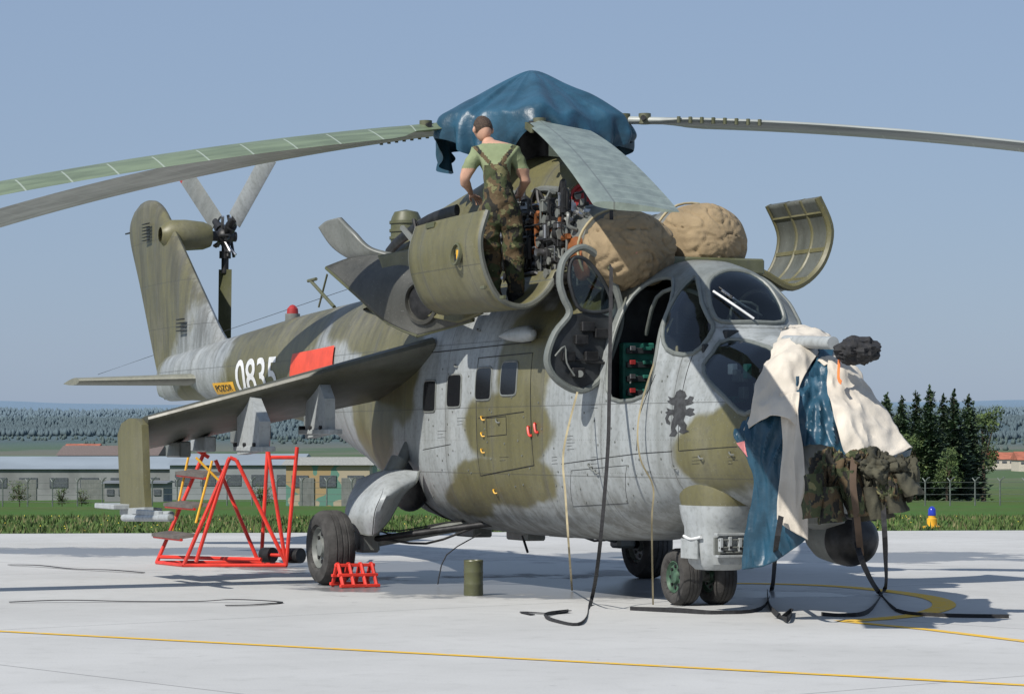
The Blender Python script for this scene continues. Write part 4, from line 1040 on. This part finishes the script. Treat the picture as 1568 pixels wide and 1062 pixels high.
# ================================================================= GROUND
def terr(u,d):
    K=[(-200,0),(50,0),(200,-3.3),(420,-7.2),(700,-7.2),(1500,-6),(2400,4),(3300,26),(4200,42),(7000,62),(9000,120),(12000,155),(16000,130)]
    z=0
    for i in range(len(K)-1):
        if K[i][0]<=d<=K[i+1][0]:
            t=(d-K[i][0])/(K[i+1][0]-K[i][0]); z=K[i][1]+(K[i+1][1]-K[i][1])*t; break
    if d>1000:
        a=min(1,(d-1000)/2500); z+=a*(14*noise.noise(Vector((u*.0011,d*.0009,0)))+5*noise.noise(Vector((u*.004,d*.003,4))))
        if d>6000: z+=40*noise.noise(Vector((u*.0006,d*.0005,7)))
    elif d>60: z+=.25*min(1,(d-60)/200)*noise.noise(Vector((u*.02,d*.02,0)))*4
    return z-.012
ds=[-120,-60,0,20,35,42,44,46,48,50,54,60,70,85,100,125,150,175,200,240,300,360,420,500,600,700,850,1000,1200,1500,1800,2100,2400,2700,2900,3100,3300,3500,3700,3900,4100,4400,5000,6000,7000,8000,9000,10500,12000,15000]
g=B(); rows=[]
NU=420
for d in ds:
    hwid=max(120,abs(d)*.9); rows.append([site(-hwid+2*hwid*i/NU,d,terr(-hwid+2*hwid*i/NU,d)) for i in range(NU+1)])
g.grid(rows,'red')
m,nt,b=newmat("terrain_grass_and_haze"); co=objco(nt)
geo=N(nt,"ShaderNodeVectorMath",operation='LENGTH'); nt.links.new(co,geo.inputs[0]); dist=geo.outputs["Value"]
n1=noise_n(nt,.9,5,co); n2=noise_n(nt,.02,4,co); n3=noise_n(nt,.006,5,co)
c1=mixc(nt,sstep(nt,n1,.3,.7),(.045,.08,.02),(.10,.135,.045))
c1=mixc(nt,sstep(nt,n2,.42,.6),c1,(.06,.12,.03))
c2=mixc(nt,sstep(nt,n3,.45,.52),(.085,.125,.07),(.14,.145,.115))
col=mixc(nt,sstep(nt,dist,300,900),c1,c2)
nf=noise_n(nt,.004,5,co); c3=mixc(nt,sstep(nt,nf,.4,.65),(.075,.11,.125),(.09,.13,.145))  # forest slopes, already tinted blue with painted haze
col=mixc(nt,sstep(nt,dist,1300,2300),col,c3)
col=mixc(nt,sstep(nt,dist,3200,5000),col,(.12,.17,.205))  # aerial haze painted into the ground colour, paler blue with distance
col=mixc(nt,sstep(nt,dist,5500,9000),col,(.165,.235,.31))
nt.links.new(col,b.inputs["Base Color"]); b.inputs["Roughness"].default_value=.95; b.inputs["Specular IOR Level"].default_value=.05
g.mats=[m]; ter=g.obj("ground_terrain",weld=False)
ap=B(); rows=[]
edge=lambda u: 43.2+.10*u
for i in range(60):
    r=[]
    for j in range(60):
        u=-70+140*j/59; d=-70+(edge(u)+70)*i/59; r.append(site(u,d,0))
    rows.append(r)
ap.grid(rows,'red')
m,nt,b=newmat("concrete_apron"); co=objco(nt)
a1=noise_n(nt,.35,6,co,.6); a2=noise_n(nt,60,3,co); a3=noise_n(nt,4,5,co)
c=mixc(nt,sstep(nt,a1,.3,.7),(.42,.42,.41),(.495,.495,.485))
c=mixc(nt,mathn(nt,'MULTIPLY',sstep(nt,a3,.5,.8),.4),c,(.33,.33,.32))
c=mixc(nt,mathn(nt,'MULTIPLY',sstep(nt,a2,.5,.8),.35),c,(.27,.27,.26))
spt=noise_n(nt,2.2,6,co,.75); c=mixc(nt,mathn(nt,'MULTIPLY',sstep(nt,spt,.62,.72),.45),c,(.2,.2,.2))
def ell(cx,cy,rx,ry,rot):
    mpn=N(nt,"ShaderNodeMapping"); mpn.vector_type='TEXTURE'; mpn.inputs["Location"].default_value=(cx,cy,0); mpn.inputs["Rotation"].default_value=(0,0,rot); mpn.inputs["Scale"].default_value=(rx,ry,1)
    nt.links.new(co,mpn.inputs[0]); s_=N(nt,"ShaderNodeSeparateXYZ"); nt.links.new(mpn.outputs[0],s_.inputs[0])
    return mathn(nt,'SQRT',mathn(nt,'ADD',mathn(nt,'MULTIPLY',s_.outputs[0],s_.outputs[0]),mathn(nt,'MULTIPLY',s_.outputs[1],s_.outputs[1])))
r0=math.atan2(UX.y,UX.x)
es=[ell(*site(.1,27.2)[:2],2.3,2.2,r0),ell(*site(-.6,31)[:2],2.4,2.2,r0),ell(*site(-4.5,35.5)[:2],4.5,1.4,r0),ell(*site(3.5,34)[:2],3.6,1.8,r0),ell(*site(1.6,25.6)[:2],1.6,.7,r0)]
e=es[0]
for q in es[1:]: e=mathn(nt,'MINIMUM',e,q)
wn=noise_n(nt,.9,6,scaled(nt,co,(1,1,1)),.7)
w=mathn(nt,'ADD',e,mathn(nt,'MULTIPLY',mathn(nt,'SUBTRACT',wn,.5),2.6))
wet=mathn(nt,'SUBTRACT',1.0,sstep(nt,w,.8,1.06))
c=mixc(nt,mathn(nt,'MULTIPLY',wet,.72),c,(.085,.09,.10))
mj=N(nt,"ShaderNodeMapping"); mj.inputs["Rotation"].default_value=(0,0,-(r0+math.radians(-50))); nt.links.new(co,mj.inputs[0]); sj=N(nt,"ShaderNodeSeparateXYZ"); nt.links.new(mj.outputs[0],sj.inputs[0])
j=mathn(nt,'MAXIMUM',mathn(nt,'LESS_THAN',mathn(nt,'PINGPONG',mathn(nt,'ADD',sj.outputs[0],1.0),3.75),.012),mathn(nt,'LESS_THAN',mathn(nt,'PINGPONG',mathn(nt,'ADD',sj.outputs[1],.3),3.75),.012))
c=mixc(nt,mathn(nt,'MULTIPLY',j,.6),c,(.12,.12,.12))
nt.links.new(c,b.inputs["Base Color"]); nt.links.new(mathn(nt,'SUBTRACT',.9,mathn(nt,'MULTIPLY',wet,.6)),b.inputs["Roughness"])
nt.links.new(mathn(nt,'SUBTRACT',.15,mathn(nt,'MULTIPLY',wet,.09)),b.inputs["Specular IOR Level"])
bn=N(nt,"ShaderNodeBump"); bn.inputs["Strength"].default_value=.08; bn.inputs["Distance"].default_value=.01; nt.links.new(a2,bn.inputs["Height"]); nt.links.new(bn.outputs[0],b.inputs["Normal"])
ap.mats=[m]; ap.obj("concrete_apron",weld=False)
m,nt,b=newmat("worn_yellow_line"); co=objco(nt); wn=noise_n(nt,12,5,co); nt.links.new(mixc(nt,sstep(nt,wn,.48,.75),(.70,.43,.05),(.48,.42,.28)),b.inputs["Base Color"]); b.inputs["Roughness"].default_value=.85; b.inputs["Specular IOR Level"].default_value=.15; M['line']=m
ml=B()
def stripe(pts,w,sm=1):
    pts=[Vector(p) for p in pts]; pts=crom(pts,sm) if sm>1 else pts; rows=[]
    for i,p in enumerate(pts):
        t=(pts[min(i+1,len(pts)-1)]-pts[max(i-1,0)]).normalized(); n=Vector((-t.y,t.x,0)); rows.append([Vector((p.x+n.x*w/2,p.y+n.y*w/2,.004)),Vector((p.x-n.x*w/2,p.y-n.y*w/2,.004))])
    ml.grid(rows,'line')
a,b_=gnd(14,967),gnd(1250,1032); dd=(b_-a); stripe([a-dd*2,b_+dd*1.5],.1)
stripe([gnd(1290,951),gnd(1425,964),gnd(1556,980),gnd(1556,980)+(gnd(1556,980)-gnd(1425,964))*4],.11)
stripe([gnd(1120,893),gnd(1200,894),gnd(1290,898),gnd(1370,906),gnd(1430,916),gnd(1445,928),gnd(1410,940),gnd(1350,947),gnd(1290,951)],.2,6)
ml.obj("painted_line_markings",weld=False)
gv=B()
gm1=simple("grass_blades",(.07,.115,.028),.9,0,.4,3); gm2=simple("dry_grass",(.16,.155,.07),.9,0,.3,3); dm=simple("dandelions",(.7,.58,.06),.8)
for i in range(22000):
    u=random.uniform(-13,13); d=edge(u)+.03+random.random()**1.4*14; h=random.uniform(.03,.11)*(1.5 if random.random()<.06 else 1)
    p=site(u,d,terr(u,d)); a=random.uniform(0,3.14); w=random.uniform(.01,.03); dx=Vector((math.cos(a),math.sin(a),0))*w; ln=Vector((random.uniform(-.05,.05),random.uniform(-.05,.05),h))
    gv.add([p-dx,p+dx,p+ln],[(0,1,2)],gm1 if random.random()<.8 else gm2)
for i in range(170):
    u=random.uniform(-13,13); d=edge(u)+.2+random.random()**1.3*12; p=site(u,d,terr(u,d)+random.uniform(.02,.07)); r=.014
    gv.add([p+Vector((r,0,0)),p+Vector((0,r,0)),p+Vector((-r,0,0)),p+Vector((0,-r,0)),p+Vector((0,0,r))],[(0,1,4),(1,2,4),(2,3,4),(3,0,4)],dm)
gv.obj("grass_verge",weld=False,smooth=False)
# ---- fence
fe=B(); fm=simple("fence_metal",(.12,.14,.13),.6,.3)
FD=198
def fz(u): return terr(u,FD)
k=-48
while k<48:
    z=fz(k); p=site(k,FD,z)
    fe.cyl(p,p+Vector((0,0,1.7)),.055,fm,seg=6); fe.tube([p+Vector((0,0,1.7)),p+Vector((.2,.1,1.95)),p+Vector((.3,.2,2.0))],.045,fm,5,smooth=1)
    fe.tube([p+Vector((0,0,1.7)),p+Vector((-.2,-.1,1.95))],.045,fm,5,smooth=1)
    k+=1.75
for hz in (.3,.8,1.25,1.65): fe.tube([site(u,FD,fz(u)+hz) for u in range(-48,49,3)],.014,fm,4,smooth=1)
fe.obj("perimeter_fence",weld=False)
# ---- buildings
wallm=simple("hangar_wall",(.19,.20,.20),.8,0,.2,.3); roofm=simple("hangar_roof",(.16,.17,.18),.7,0,.2,.2); dkwin=simple("hangar_windows",(.08,.09,.10),.3)
r0a=math.atan2(UX.y,UX.x)
def building(name,px0,px1,pyb,pyw,pyr,d,depth,wm,rm,wins=0,doors=0):
    b=B(); a=at(px0,pyb,d);c_=at(px1,pyb,d); zb=a.z-3; zw=at(px0,pyw,d).z; zr=at(px0,pyr,d).z
    q=[a,c_,c_+AW*depth,a+AW*depth]
    base=[Vector((p.x,p.y,zb)) for p in q]; top=[Vector((p.x,p.y,zw)) for p in q]
    b.add(base+top,[(0,1,5,4),(1,2,6,5),(2,3,7,6),(3,0,4,7)],wm)
    ov=.4
    f0=[Vector((p.x,p.y,zw+.02)) for p in (q[0]-AW*ov-UX*ov,q[1]-AW*ov+UX*ov,q[2]+AW*ov+UX*ov,q[3]+AW*ov-UX*ov)]
    r0=(q[0]+q[3])/2-UX*ov; r1=(q[1]+q[2])/2+UX*ov; r0=Vector((r0.x,r0.y,zr)); r1=Vector((r1.x,r1.y,zr))
    b.add(f0+[r0,r1],[(0,1,5,4),(2,3,4,5),(1,2,5),(3,0,4),(3,2,1,0)],rm)
    L_=(c_-a).length
    for i in range(wins):
        t=(i+.5)/wins; p=a.lerp(c_,t)-AW*.05; zc=a.z+(zw-a.z)*.62; b.box(Vector((p.x,p.y,zc)),(L_/wins*.6,.12,(zw-a.z)*.28),dkwin,Matrix.Rotation(r0a,4,'Z'))
    for i in range(doors):
        t=(i+.5)/doors; p=a.lerp(c_,t)-AW*.06; b.box(Vector((p.x,p.y,a.z+(zw-a.z)*.35)),(L_/doors*.35,.14,(zw-a.z)*.7),'greyd',Matrix.Rotation(r0a,4,'Z'))
    b.obj(name,weld=False,smooth=False)
lite=simple("pale_hangar_roof",(.25,.29,.32),.6,0,.1,.1)
building("long_hangar",-120,300,772,718,699,380,30,wallm,lite,9,doors=4)
building("long_hangar",260,455,772,712,695,360,30,simple("hangar_wall_pale",(.22,.24,.245),.8,0,.1,.3),lite,5)
building("brown_roof_hall",88,240,712,697,682,640,22,wallm,simple("brown_roof",(.15,.115,.10),.8))
m,nt,b=newmat("camouflage_wall"); co=objco(nt); q1=noise_n(nt,.18,2,co); q2=noise_n(nt,.25,2,scaled(nt,co,(1,1,1.4)))
c=mixc(nt,mathn(nt,'GREATER_THAN',q1,.5),(.33,.24,.12),(.10,.22,.17)); c=mixc(nt,mathn(nt,'GREATER_THAN',q2,.56),c,(.36,.31,.22)); nt.links.new(c,b.inputs["Base Color"])
building("camouflaged_shelter",438,566,776,712,700,250,14,m,simple("shelter_roof",(.3,.3,.27),.8),3,doors=2)
building("low_annex",160,250,775,740,736,300,8,wallm,roofm,5)
red=simple("red_tile_roof",(.33,.11,.065),.8,0,.25,.5); cw=simple("cream_render",(.5,.46,.38),.8)
building("red_roof_house",1488,1530,712,702,690,900,10,cw,red,4); building("red_roof_house",1520,1556,714,703,692,850,9,cw,red,3); building("red_roof_house",1560,1610,716,704,691,800,12,cw,red,3)
building("red_roof_house",100,150,690,684,679,1000,10,cw,red,3)
# ---- trees
tm=[simple("spruce_needles",(.028,.055,.028),.9,0,.5,1.2),simple("spruce_needles_light",(.065,.10,.045),.9,0,.4,1.2)]
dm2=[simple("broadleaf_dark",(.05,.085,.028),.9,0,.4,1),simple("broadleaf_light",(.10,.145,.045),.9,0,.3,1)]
bark=simple("bark",(.07,.05,.035),.9)
def spruce(px,d,ytop,ybase,wpx):
    b=B(); base=at(px,ybase,d); H=(ybase-ytop)*d/4320; Rm=wpx*d/4320
    b.cyl(base-Vector((0,0,1)),base+Vector((0,0,H*.97)),.2,bark,r1=.03,seg=8)
    n=36
    for k in range(n):
        t=k/(n-1); z=H*(.02+.96*t); R_=Rm*(1-t)**.7*random.uniform(.7,1.15)+.12
        nb=max(7,int(24*(1-t)+6))
        for i in range(nb):
            a=random.uniform(0,6.28); Rr=R_*random.uniform(.6,1.15); dr_=Vector((math.cos(a),math.sin(a),0)); zz=z+random.uniform(-.3,.3)
            for s_ in range(7):
                f_=(s_+random.random())/7; c0=base+dr_*Rr*f_+Vector((0,0,zz-Rr*.4*f_*f_))
                w=.15*(1.25-f_)*Rr+.10; sd_=Vector((-dr_.y,dr_.x,0))
                p1=c0+sd_*w*random.uniform(.5,1.2)+Vector((0,0,-.15*random.random())); p2=c0-sd_*w*random.uniform(.5,1.2)+Vector((0,0,-.3*random.random())); p3=c0+dr_*random.uniform(.2,.4)*Rr**.5+Vector((0,0,random.uniform(-.25,.15)))
                b.add([p1,p2,p3],[(0,1,2)],tm[0] if random.random()<.6 else tm[1])
    b.obj("spruce_tree",weld=False,smooth=False)
def leafy(px,d,ytop,ybase,wpx,name="deciduous_tree",n=3600,mats=None):
    mats=mats or dm2
    b=B(); base=at(px,ybase,d); H=(ybase-ytop)*d/4320; Rm=wpx*d/4320
    b.cyl(base-Vector((0,0,1)),base+Vector((0,0,H*.6)),H*.03,bark,r1=H*.012,seg=8)
    cl=[]
    for i in range(18):
        a=random.uniform(0,6.28); rr_=Rm*random.uniform(.1,.75); zz=H*random.uniform(.25,.88)
        c0=base+Vector((math.cos(a)*rr_,math.sin(a)*rr_,zz)); cl.append((c0,Rm*random.uniform(.25,.42)))
        b.cyl(base+Vector((0,0,H*.3)),c0,H*.012,bark,r1=.03,seg=5)
    for i in range(n):
        c0,r=random.choice(cl); v_=Vector((random.gauss(0,1),random.gauss(0,1),random.gauss(0,1))).normalized()*r*random.random()**.4
        p=c0+v_; sz=Rm*.075
        q=[p+Vector((random.uniform(-1,1),random.uniform(-1,1),random.uniform(-1,1)))*sz for _ in range(3)]
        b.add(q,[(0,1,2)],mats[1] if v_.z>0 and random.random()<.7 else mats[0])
    b.obj(name,weld=False,smooth=False)
for a in [(1358,255,600,755,30),(1382,250,606,755,32),(1403,262,598,756,32),(1424,245,590,756,40),(1444,258,604,755,34),(1461,250,597,756,40),(1483,262,604,756,36)]: spruce(*a)
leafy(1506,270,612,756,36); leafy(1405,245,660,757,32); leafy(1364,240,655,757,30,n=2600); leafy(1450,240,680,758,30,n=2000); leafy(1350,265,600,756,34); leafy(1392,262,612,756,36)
for a in [(30,230,735,775,20),(95,240,745,778,16),(400,240,742,778,22),(125,235,748,778,14),(200,236,746,778,18)]: leafy(*a,name="bush",n=900)
tb=B()
M['dft']=simple("far_forest_hazed",(.078,.113,.128),.95,0,.1,.004); M['dft2']=simple("mid_forest_hazed",(.07,.10,.095),.95,0,.15,.01); M['dft3']=simple("farther_forest_hazed",(.115,.163,.195),.95,0,.06,.004)  # distance haze is painted into these bluish forest colours
random.seed(11)
for i in range(26000):
    q_=random.random()
    d=random.uniform(2300,3400) if q_<.45 else (random.uniform(3400,5000) if q_<.92 else random.uniform(1500,2300))
    px=random.uniform(-350,1900); u=(px-784)/4320*d
    if d<2300 and noise.noise(Vector((u*.01,d*.006,0)))<.1: continue
    z=terr(u,d); h=random.uniform(5,9) if d>2300 else random.uniform(3,5); w=h*.32; p=site(u,d,z-1)
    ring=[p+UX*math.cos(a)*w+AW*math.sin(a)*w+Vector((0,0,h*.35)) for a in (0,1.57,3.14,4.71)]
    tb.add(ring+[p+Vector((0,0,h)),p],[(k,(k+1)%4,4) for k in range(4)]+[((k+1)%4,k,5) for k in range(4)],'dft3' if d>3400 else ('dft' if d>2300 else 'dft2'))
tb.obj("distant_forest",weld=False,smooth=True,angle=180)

# ================================================================= LIGHT, SKY, CAMERA
sc=bpy.context.scene
travel=(UX*.66+AW*.75).normalized(); el=math.radians(43)
tosun=(-travel*math.cos(el)+Vector((0,0,math.sin(el)))).normalized()
sl_=bpy.data.lights.new("sun",'SUN'); sl_.energy=5.0; sl_.angle=math.radians(.5); sl_.color=(1,.955,.88)
so=bpy.data.objects.new("sun",sl_); sc.collection.objects.link(so); so.rotation_euler=tosun.to_track_quat('Z','Y').to_euler()
w=bpy.data.worlds.new("World"); sc.world=w; w.use_nodes=True; nt=w.node_tree
sk=nt.nodes.new("ShaderNodeTexSky"); sk.sky_type='NISHITA'; sk.sun_disc=False; sk.sun_elevation=el; sk.sun_rotation=math.atan2(tosun.x,tosun.y)
sk.air_density=1.0; sk.dust_density=1.0; sk.ozone_density=1.5; sk.altitude=300
mx=nt.nodes.new("ShaderNodeMix"); mx.data_type='RGBA'; mx.inputs[0].default_value=.66
nt.links.new(sk.outputs[0],mx.inputs[6]); mx.inputs[7].default_value=(4.1,5.5,8.1,1)   # even spring haze over the clear-sky model
bg=nt.nodes["Background"]; bg.inputs[1].default_value=.077; nt.links.new(mx.outputs[2],bg.inputs[0])
cd=bpy.data.cameras.new("camera"); cam=bpy.data.objects.new("camera",cd); sc.collection.objects.link(cam); sc.camera=cam
cam.location=site(0,0,1.39); cam.rotation_euler=(AW.to_track_quat('-Z','Y')).to_euler()
cd.sensor_width=36; cd.lens=36*4320/1568; cd.shift_y=(675-531)/1568; cd.clip_start=.5; cd.clip_end=40000
sc.view_settings.view_transform='Standard'; sc.view_settings.look='None'; sc.view_settings.exposure=0
